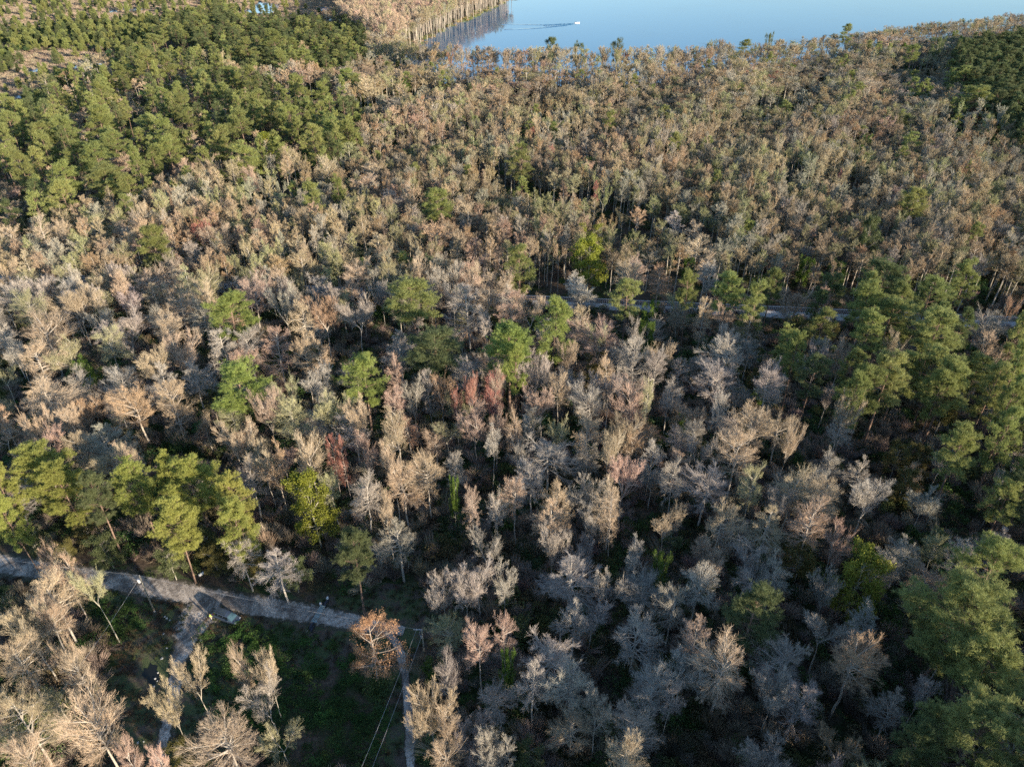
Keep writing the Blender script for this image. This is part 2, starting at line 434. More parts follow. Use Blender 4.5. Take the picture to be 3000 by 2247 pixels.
ROAD_SPUR = [tuple(gp(*p)) for p in [(600, 1760), (590, 1790), (565, 1830), (545, 1880), (520, 1960), (505, 2060), (480, 2160), (440, 2300)]]
RAIL_A, RAIL_B = gp(1600, 884), gp(2850, 940)
rd = (RAIL_B - RAIL_A) / np.linalg.norm(RAIL_B - RAIL_A)
RAIL = [tuple(RAIL_A - rd * 330), tuple(RAIL_A + rd * 420)]
CLEARING = gpoly([(-300, 1610), (0, 1640), (330, 1650), (640, 1720), (900, 1760), (1240, 1700), (1290, 1800), (1230, 1900), (1240, 2300), (1140, 2300), (1120, 1960), (1000, 1960),
                  (900, 2020), (700, 2000), (640, 2120), (560, 2300), (260, 2300), (260, 2100), (330, 1960), (290, 1800), (0, 1730), (-300, 1700)])
MARSH1 = gpoly([(-400, -30), (300, -40), (900, -30), (880, 30), (700, 40), (520, 55), (470, 70), (330, 60), (150, 75), (0, 110), (-400, 130)])
MARSH2 = gpoly([(60, 160), (200, 150), (340, 165), (345, 210), (200, 225), (160, 260), (100, 300), (-200, 320), (-200, 215), (30, 215)])
MARSH3 = gpoly([(690, 60), (830, -20), (1010, -20), (1010, 70), (800, 95), (700, 90)])
SP_PINE_L = gpoly([(-400, 330), (0, 330), (170, 240), (330, 165), (440, 110), (560, 120), (700, 215), (960, 235), (1070, 300), (1040, 430), (960, 500), (820, 460), (700, 500), (560, 480), (400, 560), (150, 620), (-400, 640)], 16)
SP_MIDPINE = gpoly([(440, 112), (500, 60), (640, 20), (820, 50), (1010, 60), (1070, 90), (1080, 170), (1000, 215), (700, 205), (560, 120)], 12)
SP_YOUNG = gpoly([(-700, -10), (0, -10), (500, 30), (640, 20), (500, 60), (440, 112), (330, 165), (170, 240), (0, 330), (-700, 330)], 4)
SP_PINE_TR = gpoly([(2790, 150), (2880, 110), (3400, 80), (3400, 420), (3000, 400), (2920, 300), (2830, 230)], 16)
SP_PINE_R = gpoly([(2250, 800), (2500, 760), (3400, 820), (3400, 1500), (2850, 1420), (2560, 1250), (2300, 1080), (2220, 950)], 18)
BANK = gpoly([(760, -80), (1540, -80), (1500, -5), (1440, 25), (1330, 72), (1200, 140), (1130, 168), (1030, 120), (990, 70), (800, -10)])

GAP = gpoly([(880, 1440), (1290, 1460), (1300, 1700), (1250, 1870), (900, 1780), (840, 1600)])

# ------------------------------------------------------------------ setting
def sheet(name, poly, z, mat, label=None, sub=None, kind='structure'):
    """flat irregular sheet, triangulated"""
    from mathutils.geometry import tessellate_polygon
    pts = [Vector((x, y, 0)) for x, y in poly]
    tris = tessellate_polygon([pts])
    me = bpy.data.meshes.new(name)
    me.from_pydata([(x, y, z) for x, y in poly], [], [tuple(t) for t in tris])
    # faces up
    me.update()
    for p in me.polygons:
        if p.normal.z < 0: p.flip()
    me.materials.append(mat); me.update()
    o = link(name, me); o['kind'] = kind
    if label: o['label'] = label
    return o
def rough_edge(poly, amp, step, seed=0):
    g = np.random.default_rng(seed); out = []
    poly = [np.array(p) for p in poly]
    for a, b in zip(poly, poly[1:] + poly[:1]):
        n = max(1, int(np.linalg.norm(b - a) / step)); nrm = np.array([-(b - a)[1], (b - a)[0]]); nrm = nrm / (np.linalg.norm(nrm) + 1e-9)
        for i in range(n):
            out.append(tuple(a + (b - a) * i / n + nrm * g.normal(0, amp)))
    return out

# ground: one sheet to the horizon
m, nt, b = new_mat('forest_floor')
f1 = noise(nt, 0.09, 6, 0.6); f2 = noise(nt, 1.6, 5, 0.7); f3 = noise(nt, 0.03, 3)
litter = ramp(nt, [(0.3, (0.045, 0.034, 0.025)), (0.5, (0.09, 0.068, 0.05)), (0.72, (0.16, 0.125, 0.09))], f2)
moss = ramp(nt, [(0.3, (0.02, 0.03, 0.012)), (0.7, (0.05, 0.075, 0.025))], f2)
fm = ramp(nt, [(0.47, (0, 0, 0)), (0.6, (1, 1, 1))], f1)
c = mixc(nt, litter, moss, fm)
nt.links.new(c, b.inputs['Base Color']); b.inputs['Roughness'].default_value = 0.95; b.inputs['Specular IOR Level'].default_value = 0.1
bump(nt, b, f2, 0.8, 0.2)
M_GROUND = m
S = 9000
me = mesh_np('ground', np.array([(-S, -S, 0), (S, -S, 0), (S, S, 0), (-S, S, 0)], float), np.array([[0, 1, 2, 3]]), [m])
g_o = link('ground', me); g_o['kind'] = 'structure'

# marsh
m, nt, b = new_mat('marsh_floor')
f1 = noise(nt, 0.035, 6, 0.65); f2 = noise(nt, 0.6, 5, 0.7)
c1 = ramp(nt, [(0.3, (0.08, 0.065, 0.05)), (0.5, (0.20, 0.165, 0.12)), (0.7, (0.36, 0.29, 0.21))], f1)
c2 = ramp(nt, [(0.35, (0.45, 0.45, 0.42)), (0.65, (1.15, 1.1, 1.05))], f2)
nt.links.new(mixc(nt, c1, c2, 1.0, 'MULTIPLY'), b.inputs['Base Color']); b.inputs['Roughness'].default_value = 0.95
bump(nt, b, f2, 1.0, 0.4)
M_MARSH = m
sheet('marsh_ground', rough_edge([tuple(p) for p in MARSH1], 3, 12, 1), 0.03, M_MARSH)
sheet('marsh_ground', rough_edge([tuple(p) for p in MARSH2], 2.5, 9, 2), 0.035, M_MARSH)
sheet('marsh_ground', rough_edge([tuple(p) for p in MARSH3], 2.5, 9, 3), 0.04, M_MARSH)

# water
m, nt, b = new_mat('lake_water')
b.inputs['Base Color'].default_value = (0.03, 0.115, 0.21, 1); b.inputs['Roughness'].default_value = 0.05
b.inputs['IOR'].default_value = 1.33
tc_ = nt.nodes.new('ShaderNodeTexCoord')
w1 = noise(nt, 0.35, 4, 0.6, tc_.outputs['Object']); w2 = noise(nt, 0.02, 3, 0.5, tc_.outputs['Object'])
bump(nt, b, w1, 0.05, 0.12)
rr = ramp(nt, [(0.35, (0.03, 0.03, 0.03)), (0.7, (0.12, 0.12, 0.12))], w2); nt.links.new(rr, b.inputs['Roughness'])
M_WATER = m
lake = sheet('lake', rough_edge([tuple(p) for p in lake_poly[:len(lake_near)]], 1.2, 6, 5)[:-30] + [tuple(p) for p in lake_poly[len(lake_near):]] if False else [tuple(p) for p in lake_poly], 0.06, M_WATER)
def blob(px, py, wx, wy, n=26, seed=0, rag=0.35):
    """irregular pool outline; sizes in photo pixels"""
    g = np.random.default_rng(seed); a = np.linspace(0, 2 * np.pi, n, endpoint=False)
    r = 1 + g.normal(0, rag * 0.5, n)
    return [tuple(gp(px + np.cos(t) * wx * q, py + np.sin(t) * wy * q)) for t, q in zip(a, r)]
pools = [(780, 28, 42, 20), (735, 35, 20, 8), (330, 36, 15, 4), (395, 30, 55, 3.5), (470, 62, 40, 6), (225, 197, 12, 5), (268, 197, 24, 6), (105, 208, 14, 5), (195, 268, 12, 6), (210, 252, 9, 5), (60, 285, 14, 4), (960, 28, 30, 7), (990, 60, 30, 5), (290, 190, 30, 4)]
POOLS = [blob(x, y, wx, wy, 30, 40 + i) for i, (x, y, wx, wy) in enumerate(pools)]
for i, (x, y, wx, wy) in enumerate(pools):
    sheet('marsh_pool', blob(x, y, wx, wy, 30, 40 + i), 0.07 + i * 0.002, M_WATER)
M_DWATER = M_WATER.copy(); M_DWATER.name = 'dark_pond_water'; M_DWATER.node_tree.nodes['Principled BSDF'].inputs['Base Color'].default_value = (0.012, 0.014, 0.012, 1)
sheet('pond', blob(445, 1975, 24, 30, 22, 77, 0.3), 0.05, M_DWATER)

# dirt road
def ribbon_path(path, widths, step, seed, z, amp=0.35):
    P = [np.array(p) for p in path]
    # resample (Catmull-Rom)
    pts = []
    n = len(P)
    for i in range(n - 1):
        p0, p1, p2, p3 = P[max(i - 1, 0)], P[i], P[i + 1], P[min(i + 2, n - 1)]
        k = max(2, int(np.linalg.norm(p2 - p1) / step))
        for j in range(k):
            t = j / k
            q = 0.5 * ((2 * p1) + (-p0 + p2) * t + (2 * p0 - 5 * p1 + 4 * p2 - p3) * t * t + (-p0 + 3 * p1 - 3 * p2 + p3) * t ** 3)
            w = widths[i] * (1 - t) + widths[i + 1] * t
            pts.append((q, w))
    g = np.random.default_rng(seed); V = []; E = []
    C = np.array([p for p, _ in pts]); W = np.array([w for _, w in pts])
    T = np.gradient(C, axis=0); T = T / np.linalg.norm(T, axis=1, keepdims=True); N = np.stack([-T[:, 1], T[:, 0]], 1)
    k = 8
    offs = np.linspace(-1, 1, k + 1)
    el, er = g.normal(0, amp, len(C)), g.normal(0, amp, len(C))
    for i in range(len(C)):
        for o in offs:
            w = W[i] / 2 + (er[i] if o > 0 else el[i]) * abs(o)
            q = C[i] + N[i] * o * w
            rut = -0.05 * math.exp(-((abs(o) - 0.5) / 0.16) ** 2) + 0.03 * (1 - abs(o))
            V.append((q[0], q[1], max(z, z + 0.06 + rut) if abs(o) < 0.99 else 0.012)); E.append(abs(o))
    Q = [[i * (k + 1) + j, (i + 1) * (k + 1) + j, (i + 1) * (k + 1) + j + 1, i * (k + 1) + j + 1] for i in range(len(C) - 1) for j in range(k)]
    return np.array(V), np.array(Q)[:, ::-1], E
m, nt, b = new_mat('sandy_road')
f1 = noise(nt, 0.22, 6, 0.7, dist=0.8); f2 = noise(nt, 2.4, 6, 0.75, dist=1.5); f4 = noise(nt, 0.9, 5, 0.7)
at = nt.nodes.new('ShaderNodeAttribute'); at.attribute_name = 'edge'
def mth(op, a, b_):
    n = nt.nodes.new('ShaderNodeMath'); n.operation = op
    for k_, v_ in ((0, a), (1, b_)):
        if isinstance(v_, (int, float)): n.inputs[k_].default_value = v_
        else: nt.links.new(v_, n.inputs[k_])
    return n.outputs[0]
sand = ramp(nt, [(0.36, (0.13, 0.105, 0.09)), (0.48, (0.42, 0.37, 0.32)), (0.62, (0.68, 0.61, 0.53))], f2)
dark = ramp(nt, [(0.3, (0.06, 0.048, 0.04)), (0.7, (0.20, 0.175, 0.155))], f2)
verge = ramp(nt, [(0.3, (0.03, 0.028, 0.02)), (0.7, (0.085, 0.08, 0.05))], f2)
road_c = mixc(nt, dark, sand, ramp(nt, [(0.40, (0, 0, 0)), (0.58, (1, 1, 1))], f1))
edge = mth('ADD', at.outputs['Fac'], mth('MULTIPLY', mth('SUBTRACT', f4, 0.5), 1.1))
nt.links.new(mixc(nt, road_c, verge, ramp(nt, [(0.62, (0, 0, 0)), (0.80, (1, 1, 1))], edge)), b.inputs['Base Color']); b.inputs['Roughness'].default_value = 0.95
bump(nt, b, f2, 0.9, 0.12)
M_SAND = m
def road_obj(name, path, widths, step, seed, amp, dz=0.0):
    V, Q, E = ribbon_path(path, widths, step, seed, 0.02, amp); V[:, 2] += dz
    me = mesh_np(name, V, Q, [M_SAND], smooth=True)
    a = me.attributes.new('edge', 'FLOAT', 'POINT'); a.data.foreach_set('value', np.array(E, np.float32))
    o = link(name, me); o['kind'] = 'structure'
road_obj('dirt_road', ROAD_MAIN, [6, 6, 5.6, 5.6, 6.0, 5.8, 5.4, 4.6, 3.6, 2.0], 1.2, 3, 0.15)
road_obj('side_track', ROAD_SIDE, [1.8, 1.8, 1.7, 1.8, 2.0, 2.0], 1.0, 6, 0.15, 0.010)
road_obj('dirt_track', ROAD_SPUR, [7, 10, 9, 5, 3.0, 2.6, 2.4, 2.4], 1.0, 4, 0.15, 0.012)
# grassy verge of the clearing
m, nt, b = new_mat('short_grass')
f1 = noise(nt, 0.22, 5, 0.65); f2 = noise(nt, 3.0, 5, 0.7)
gr = ramp(nt, [(0.3, (0.035, 0.05, 0.02)), (0.7, (0.085, 0.115, 0.04))], f2)
lt = ramp(nt, [(0.3, (0.05, 0.036, 0.028)), (0.7, (0.13, 0.10, 0.075))], f2)
nt.links.new(mixc(nt, gr, lt, ramp(nt, [(0.45, (0, 0, 0)), (0.58, (1, 1, 1))], f1)), b.inputs['Base Color']); b.inputs['Roughness'].default_value = 0.95
bump(nt, b, f2, 1.0, 0.15)
M_GRASS = m
sheet('grassy_verge', rough_edge([tuple(p) for p in CLEARING], 0.8, 4, 9), 0.006, M_GRASS)

# railway: ballast bed, sleepers, two rails
rn = np.array([-rd[1], rd[0]])
def along(s, off, z):
    p = RAIL_A + rd * s + rn * off
    return (p[0], p[1], z)
m, nt, b = new_mat('ballast')
f = noise(nt, 4.0, 6, 0.75)
nt.links.new(ramp(nt, [(0.3, (0.18, 0.175, 0.17)), (0.55, (0.44, 0.42, 0.40)), (0.75, (0.66, 0.62, 0.58))], f), b.inputs['Base Color']); b.inputs['Roughness'].default_value = 0.95
bump(nt, b, f, 1.0, 0.1)
prof = [(-4.0, 0.01), (-3.2, 0.25), (-2.1, 0.95), (2.1, 0.95), (3.2, 0.3), (4.0, 0.01)]
ss = np.arange(-330, 421, 6.0); V = []; 
for s in ss:
    for o_, z_ in prof: V.append(along(s, o_ + random.gauss(0, .08), z_))
k = len(prof)
Q = np.array([[i * k + j, i * k + j + 1, (i + 1) * k + j + 1, (i + 1) * k + j] for i in range(len(ss) - 1) for j in range(k - 1)])[:, ::-1]
rail_e = empty('railway_track', along(0, 0, 0))
tag(rail_e, 'straight single railway line on pale grey ballast cutting through the forest', 'railway')
def under(o, par):
    o.parent = par; o.matrix_parent_inverse = Matrix.Translation(-Vector(par.location)); return o
under(link('ballast_bed', mesh_np('ballast', np.array(V), Q, [m])), rail_e)
M_SLEEPER = plain('sleeper_wood', (0.07, 0.05, 0.04), 0.9)
M_RAIL = plain('rusty_rail', (0.22, 0.15, 0.11), 0.5, 0.6)
def box_rows(items):
    V, Q = [], []
    for (s, o_, z_, ls, lo, lz) in items:
        b0 = len(V)
        for dz in (-1, 1):
            for ds, do in ((-1, -1), (1, -1), (1, 1), (-1, 1)):
                V.append(along(s + ds * ls / 2, o_ + do * lo / 2, z_ + dz * lz / 2))
        for q in ((0, 3, 2, 1), (4, 5, 6, 7), (0, 1, 5, 4), (1, 2, 6, 5), (2, 3, 7, 6), (3, 0, 4, 7)):
            Q.append([b0 + i for i in q])
    return np.array(V), np.array(Q)
sl = link('sleepers', mesh_np('sleepers', *box_rows([(s, random.gauss(0, .04), 1.0, 0.25, 2.6, 0.18) for s in np.arange(-60, 330, 0.62)]), [M_SLEEPER]))
under(sl, rail_e); sl['kind'] = 'stuff'
for off in (-0.75, 0.75):
    under(link('rail', mesh_np('rail', *box_rows([(s, off, 1.17, 12.0, 0.08, 0.16) for s in np.arange(-320, 420, 12.0)]), [M_RAIL])), rail_e)

# ------------------------------------------------------------------ trees: list them all first
TREES = []      # dict(kind, x, y, H, W, tint, look, ...)
COLS = {        # look word -> base tint
    'B': (0.47, 0.38, 0.27), 'G': (0.42, 0.385, 0.335), 'P': (0.48, 0.35, 0.275), 'R': (0.39, 0.19, 0.15), 'Y': (0.38, 0.37, 0.215), 'O': (0.45, 0.32, 0.21),
    'N': (0.25, 0.28, 0.11), 'D': (0.125, 0.155, 0.075), 'V': (0.22, 0.24, 0.04), 'L': (0.11, 0.18, 0.035), 'K': (0.17, 0.155, 0.06), 'U': (0.50, 0.31, 0.21)}
WORD = {'B': 'tan', 'G': 'grey', 'P': 'pinkish', 'R': 'red-budded', 'Y': 'greenish-tan', 'O': 'orange-brown', 'N': 'green', 'D': 'dark green', 'V': 'yellow-green', 'L': 'bright green', 'K': 'olive', 'U': 'rust-brown'}
def jit(c, g=rng, a=0.10):
    f = 1 + g.normal(0, a); return tuple(float(np.clip(x * f * (1 + g.normal(0, a * 0.22)), 0.01, 0.8)) for x in c)
def add_tree(proto, look, x, y, H, W, hero=False, idx=None, lean=0.0):
    n = len(PROTO[proto]); idx = int(rng.integers(0, n)) if idx is None else idx % n
    TREES.append(dict(proto=proto, idx=idx, look=look, x=float(x), y=float(y), H=float(H), W=float(W), tint=jit(COLS[look]), hero=hero, rz=float(rng.random() * 6.28)))
T_ORG = {1: (0, 0), 2: (1000, 0), 3: (2000, 0), 4: (0, 750), 5: (1000, 750), 6: (2000, 750), 7: (0, 1500), 8: (1000, 1500), 9: (2000, 1500)}
HERO = {
4: "B30,60,130 B165,60,140 G130,230,190 B5,230,120 B480,300,170 B590,240,170 B760,190,170 B960,170,240 Y1215,150,140 Y1330,170,160 B1330,260,140 P1625,230,210 G1830,270,160 O2100,350,200 B1960,400,150 N1480,380,270 B1150,300,180 G1310,390,150 B1085,450,190 G820,450,280 Y700,560,200 B290,500,260 Y190,330,200 Y420,620,220 G40,510,130 G90,620,160 B260,680,220 B1170,600,260 P1800,610,230 B990,700,200 G790,790,220 G1050,800,200 G1260,760,200 G1470,600,200 G1600,560,160 B1970,640,130 B2070,630,120 N1520,830,340 G2050,780,200 O870,950,260 B1110,950,220 B310,890,320 B240,1080,160 B450,1050,180 P250,1220,260 G660,1200,330 B500,1280,200 B720,1340,300 B860,1330,200 Y1500,1010,180 B1520,1150,230 Y1900,1000,240 Y2110,980,200 Y1850,880,180 P1720,960,180 B1700,1300,240 O1790,1330,180 B2000,1300,180 R2160,1290,120 G1620,1450,200 N300,1380,330 N30,1500,200 N420,1500,260 N880,1480,260 N1100,1410,150 N1250,1480,330 N1510,1590,220 V2020,1590,260 D620,1540,200 Y2150,1480,150 L530,760,120 O40,1070,100",
5: "B80,110,220 B510,90,180 Y300,120,110 G715,110,170 P870,40,150 N1160,70,200 B1040,160,190 P880,200,130 B850,150,130 G600,220,130 G720,240,140 B1860,110,190 P1900,90,150 O2060,140,160 G1560,220,300 V1600,20,220 G90,340,200 N470,270,300 G470,400,120 G830,350,250 G940,420,160 P1090,320,180 B1220,330,200 N1370,460,230 N1850,270,200 N1090,570,300 D620,590,330 G370,590,240 N1130,710,150 B1540,430,140 P1690,520,300 Y1640,500,140 L2010,370,120 L1990,520,130 G1880,500,130 N150,790,290 P350,760,120 P345,930,140 G470,870,130 O640,850,160 G570,870,120 G830,750,180 G950,680,180 B1010,810,150 R830,860,120 R740,950,150 R990,900,170 B1415,840,150 P1300,930,180 G1270,730,200 B1720,740,110 K1660,710,330 G1740,830,180 P1860,920,180 G1900,690,190 B2060,620,150 G2040,700,140 G2130,870,130 G1630,930,200 Y2000,900,80 B1450,620,130 P1280,590,90 P860,1060,260 P1000,1100,130 G970,1200,170 G1200,1020,200 B350,1130,300 B110,1030,180 G80,1100,200 P150,1230,200 B330,1330,200 B560,1390,250 B400,1450,250 R20,1310,100 B1140,1110,110 Y1410,1140,120 B1590,1130,180 B1800,1120,180 O1890,1190,170 B1720,1230,120 G1150,1260,150 G1340,1300,320 G1590,1270,160 G1230,1440,200 G2000,1320,160 P1830,1400,180 P1130,1520,150 G150,1530,200 B300,1630,150 L730,1560,70 B1380,1620,180 B1740,1600,200 G1620,1530,250 G2150,1450,150 P850,1600,110 G1010,1620,130 G730,1370,130",
6: "L30,90,90 B150,60,130 G170,130,120 N50,210,120 N290,220,200 N470,310,170 N580,180,140 B730,280,220 P920,280,110 L780,90,110 L1010,110,130 D1300,130,300 N1190,280,200 N1600,250,230 N1820,150,170 N1400,300,160 N1350,410,330 N1650,480,260 N1200,480,200 G2030,450,250 B2000,600,200 D880,330,120 B130,400,110 P255,390,120 B440,430,180 G300,530,130 G270,640,250 G240,800,250 K730,500,330 B1030,640,130 G880,610,110 B1360,600,130 O2130,330,90 N2170,500,100 D840,760,200 N1090,730,160 N1330,760,240 N1200,860,240 N1640,720,240 N1720,800,270 N1650,880,200 N1100,920,180 N1900,760,200 N2000,860,200 N2130,760,180 N2180,900,150 N1800,1240,230 N2080,1170,180 N2100,960,120 B1080,980,150 G560,800,200 G240,980,120 B460,1080,260 G90,1130,150 B700,1160,110 B350,1270,260 Y450,1470,150 G150,1500,300 B720,1480,220 B900,1530,240 G630,1570,180 G960,1350,140 G1150,1380,160 G1200,1550,250 K1400,1290,200 K1530,1330,150 K1440,1480,160 K1700,990,200 G2080,1470,160 G1020,1100,150",
7: "N60,30,160 N1130,80,260 N1540,100,220 K1380,290,200 G1800,330,250 B380,340,260 B350,560,340 Y580,440,180 B150,700,280 B290,700,260 B110,950,300 B430,900,120 B510,1050,170 B130,1340,350 B600,1380,360 B160,1580,300 B1230,1010,240 B1080,1220,220 B1580,1000,110 B1720,1010,190 G1720,1150,260 B1470,1470,430 P900,1600,150 P1030,1590,110 K1170,1570,170 D200,190,170 K430,250,160 D680,230,200 D1090,300,200 K1630,330,180 D1900,380,190 K560,120,150 D1330,180,170 G1560,250,180",
8: "D80,260,230 G370,150,260 G930,200,220 G660,480,220 G800,500,200 G900,400,240 G1060,450,200 B1390,50,230 G1370,190,180 G1470,400,400 B1760,20,120 G1590,30,150 G1900,280,180 L2060,400,140 G1950,520,280 G2150,600,200 G1510,680,200 G1900,790,300 G1350,950,330 G1500,1080,300 G1240,1060,200 B580,1250,300 B660,1440,280 G980,1520,250 G1660,1260,200 G2010,1150,250 G2130,1190,120 G1880,1400,320 B1850,1580,250 P900,830,180 P1060,810,150 G690,1050,160 L1080,1010,110 B2120,20,200",
9: "B250,60,220 B560,80,250 B820,60,230 P980,170,160 G290,170,120 G420,330,330 G600,390,180 K770,310,300 V1150,430,300 G950,480,180 G90,480,240 D460,650,320 G940,730,280 G1290,340,170 B80,790,240 B260,990,340 G660,960,300 O1110,950,320 G600,1150,250 G740,1240,250 G1200,700,160 G550,1590,290 G1560,1150,160 G1370,1250,200 G2050,200,200",
1: "N60,800,130 N270,860,180 N420,830,160 N640,770,160 N500,1000,180 N620,1010,160 N740,930,180 N130,1070,140 N960,830,170 N1060,850,150 N1090,960,180 N890,1020,100 N980,1030,100 N690,1150,240 N420,1270,180 N840,1230,150 N830,1370,120 Y600,1480,220 N990,1570,200 N1160,620,110 N1180,690,130 N1240,790,110 N650,600,120 N1060,650,110 N1440,600,140 N1560,780,160 N1680,680,160 N1450,900,140 N1590,1020,200 V1730,970,160 N1880,760,140 N1990,700,120 N2030,920,150 N2130,850,150 N2010,1270,130 N2180,1240,100 L2070,1470,150 N1490,480,140 N1620,490,120 N1920,540,120 N2100,600,130 N1080,420,120 N950,400,130 N780,490,120 N990,290,150 N1600,300,120 N1780,270,160 N1810,380,100 N1960,370,120 N420,1130,160 P1230,1120,120 B1370,1080,110 B1540,1090,160 P1640,1150,90 P1280,1370,130 B1480,1350,100 R1290,1490,140 B1100,1260,80 B820,1490,180 B280,1500,170 B60,1540,150 B420,1500,110 B1430,1520,170 B1900,1020,130 B2120,1080,130 B1340,1210,100 B920,1380,100 P1050,1350,80 B780,1040,130 P1730,460,110 P1960,470,120 L2060,340,80 O1960,310,90",
2: "N30,500,110 N90,530,120 L400,570,80 N40,850,130 Y50,980,130 R1245,870,50 R1350,990,90 N1170,1060,170 L430,1030,100 B210,1110,150 B150,1200,150 N630,1320,180 V1590,1560,200 O1905,1400,90 L1995,440,100 D1350,330,100 D1530,350,80 D1785,320,90 N1750,790,90 N2160,930,90 Y700,1180,100 Y1500,1190,90 Y1370,1170,90 B320,1300,200 B450,1400,160 B810,1380,140 O1020,650,100 B250,1590,200 O630,1520,170 P880,1600,130 G2150,1430,150 Y660,800,80 L1580,1080,110 R1650,1240,60 B1430,900,110 B760,590,110",
3: "N420,310,100 D560,285,60 N1070,215,80 D1650,310,100 N1490,340,90 N1820,500,160 N1910,620,180 N1500,1310,160 D1190,1560,140 N1900,1540,100 L415,1020,60 L1190,940,80 L1155,1020,60 P1330,790,90 P1600,1000,90 P1810,1060,90 P1560,1200,60 R1010,1150,70 P1380,1270,120 B580,1240,110 B80,1490,120 B2140,1540,150 B1220,560,130 K1215,1200,80 B100,1600,200 P830,1530,90"}
HK = {'N': ('pine', 26), 'D': ('pine', 23), 'V': ('leafy', 20), 'L': ('leafy', 15), 'K': ('leafy', 12)}
import re
for tile, txt in HERO.items():
    ox, oy = T_ORG[tile]
    for item in txt.split():
        look = item[0]; tx, ty, tw = (float(v) for v in item[1:].split(','))
        px, py, pw = ox + tx / 2.21, oy + ty / 2.21, tw / 2.21
        proto, H = HK.get(look, ('bare', 20))
        H *= 1 + 0.06 * rng.normal()
        if look == 'G' and py > 1200: H *= 0.82
        if tile in (2, 3): H *= 0.92
        wide = None
        if proto == 'bare' and tile in (2, 3) : proto = 'slim'
        if look == 'D' and tile in (2, 3): proto, H = 'leafy', 24
        if look == 'N' and py > 1330 and px < 1000: proto, H = 'bigpine', 22.5
        if look == 'K' and tile == 7: H = 8
        if look == 'D' and tile == 7: proto, H = 'leafy', 9
        n = len(PROTO[proto]); idx = int(rng.integers(0, n)); p = PROTO[proto][idx]
        zm = p['zm'] / p['H'] * H
        x, y = gp(px, py, zm)
        W = pw * depth(x, y, zm) / F / 2 * 1.08
        if tile == 1 and look == 'N': W *= 0.95
        W = min(W, H * 0.36)
        if look == 'R': W *= .7
        if proto == 'bare' and px < 800 and py > 1700: W *= .9
        add_tree(proto, look, x, y, H, W, True, idx)
        if look == 'N' and py > 1330 and px < 1000: TREES[-1]['tint'] = jit((0.30, 0.32, 0.10))
        elif look == 'N' and px < 1700 and py > 900: TREES[-1]['tint'] = jit((0.25, 0.31, 0.10))
# the large pines at the lower right corner and the rust-brown cypress by the road end
for look, px, py, pw, H in (('N', 2800, 1800, 290, 28), ('N', 2900, 1930, 190, 25), ('N', 2900, 1670, 180, 25), ('N', 2850, 2165, 270, 26), ('D', 2690, 2180, 120, 21)):
    proto = 'bigpine' if pw > 200 else 'pine'; idx = int(rng.integers(0, len(PROTO[proto]))); p = PROTO[proto][idx]
    zm = p['zm'] / p['H'] * H; x, y = gp(px, py, zm)
    add_tree(proto, look, x, y, H, pw * depth(x, y, zm) / F / 2 * 1.05, True, idx)
p = PROTO['rusty'][0]; zm = p['zm'] / p['H'] * 19; x, y = gp(1088, 1872, zm)
add_tree('rusty', 'U', x, y, 19, 200 * depth(x, y, zm) / F / 2, True, 0)

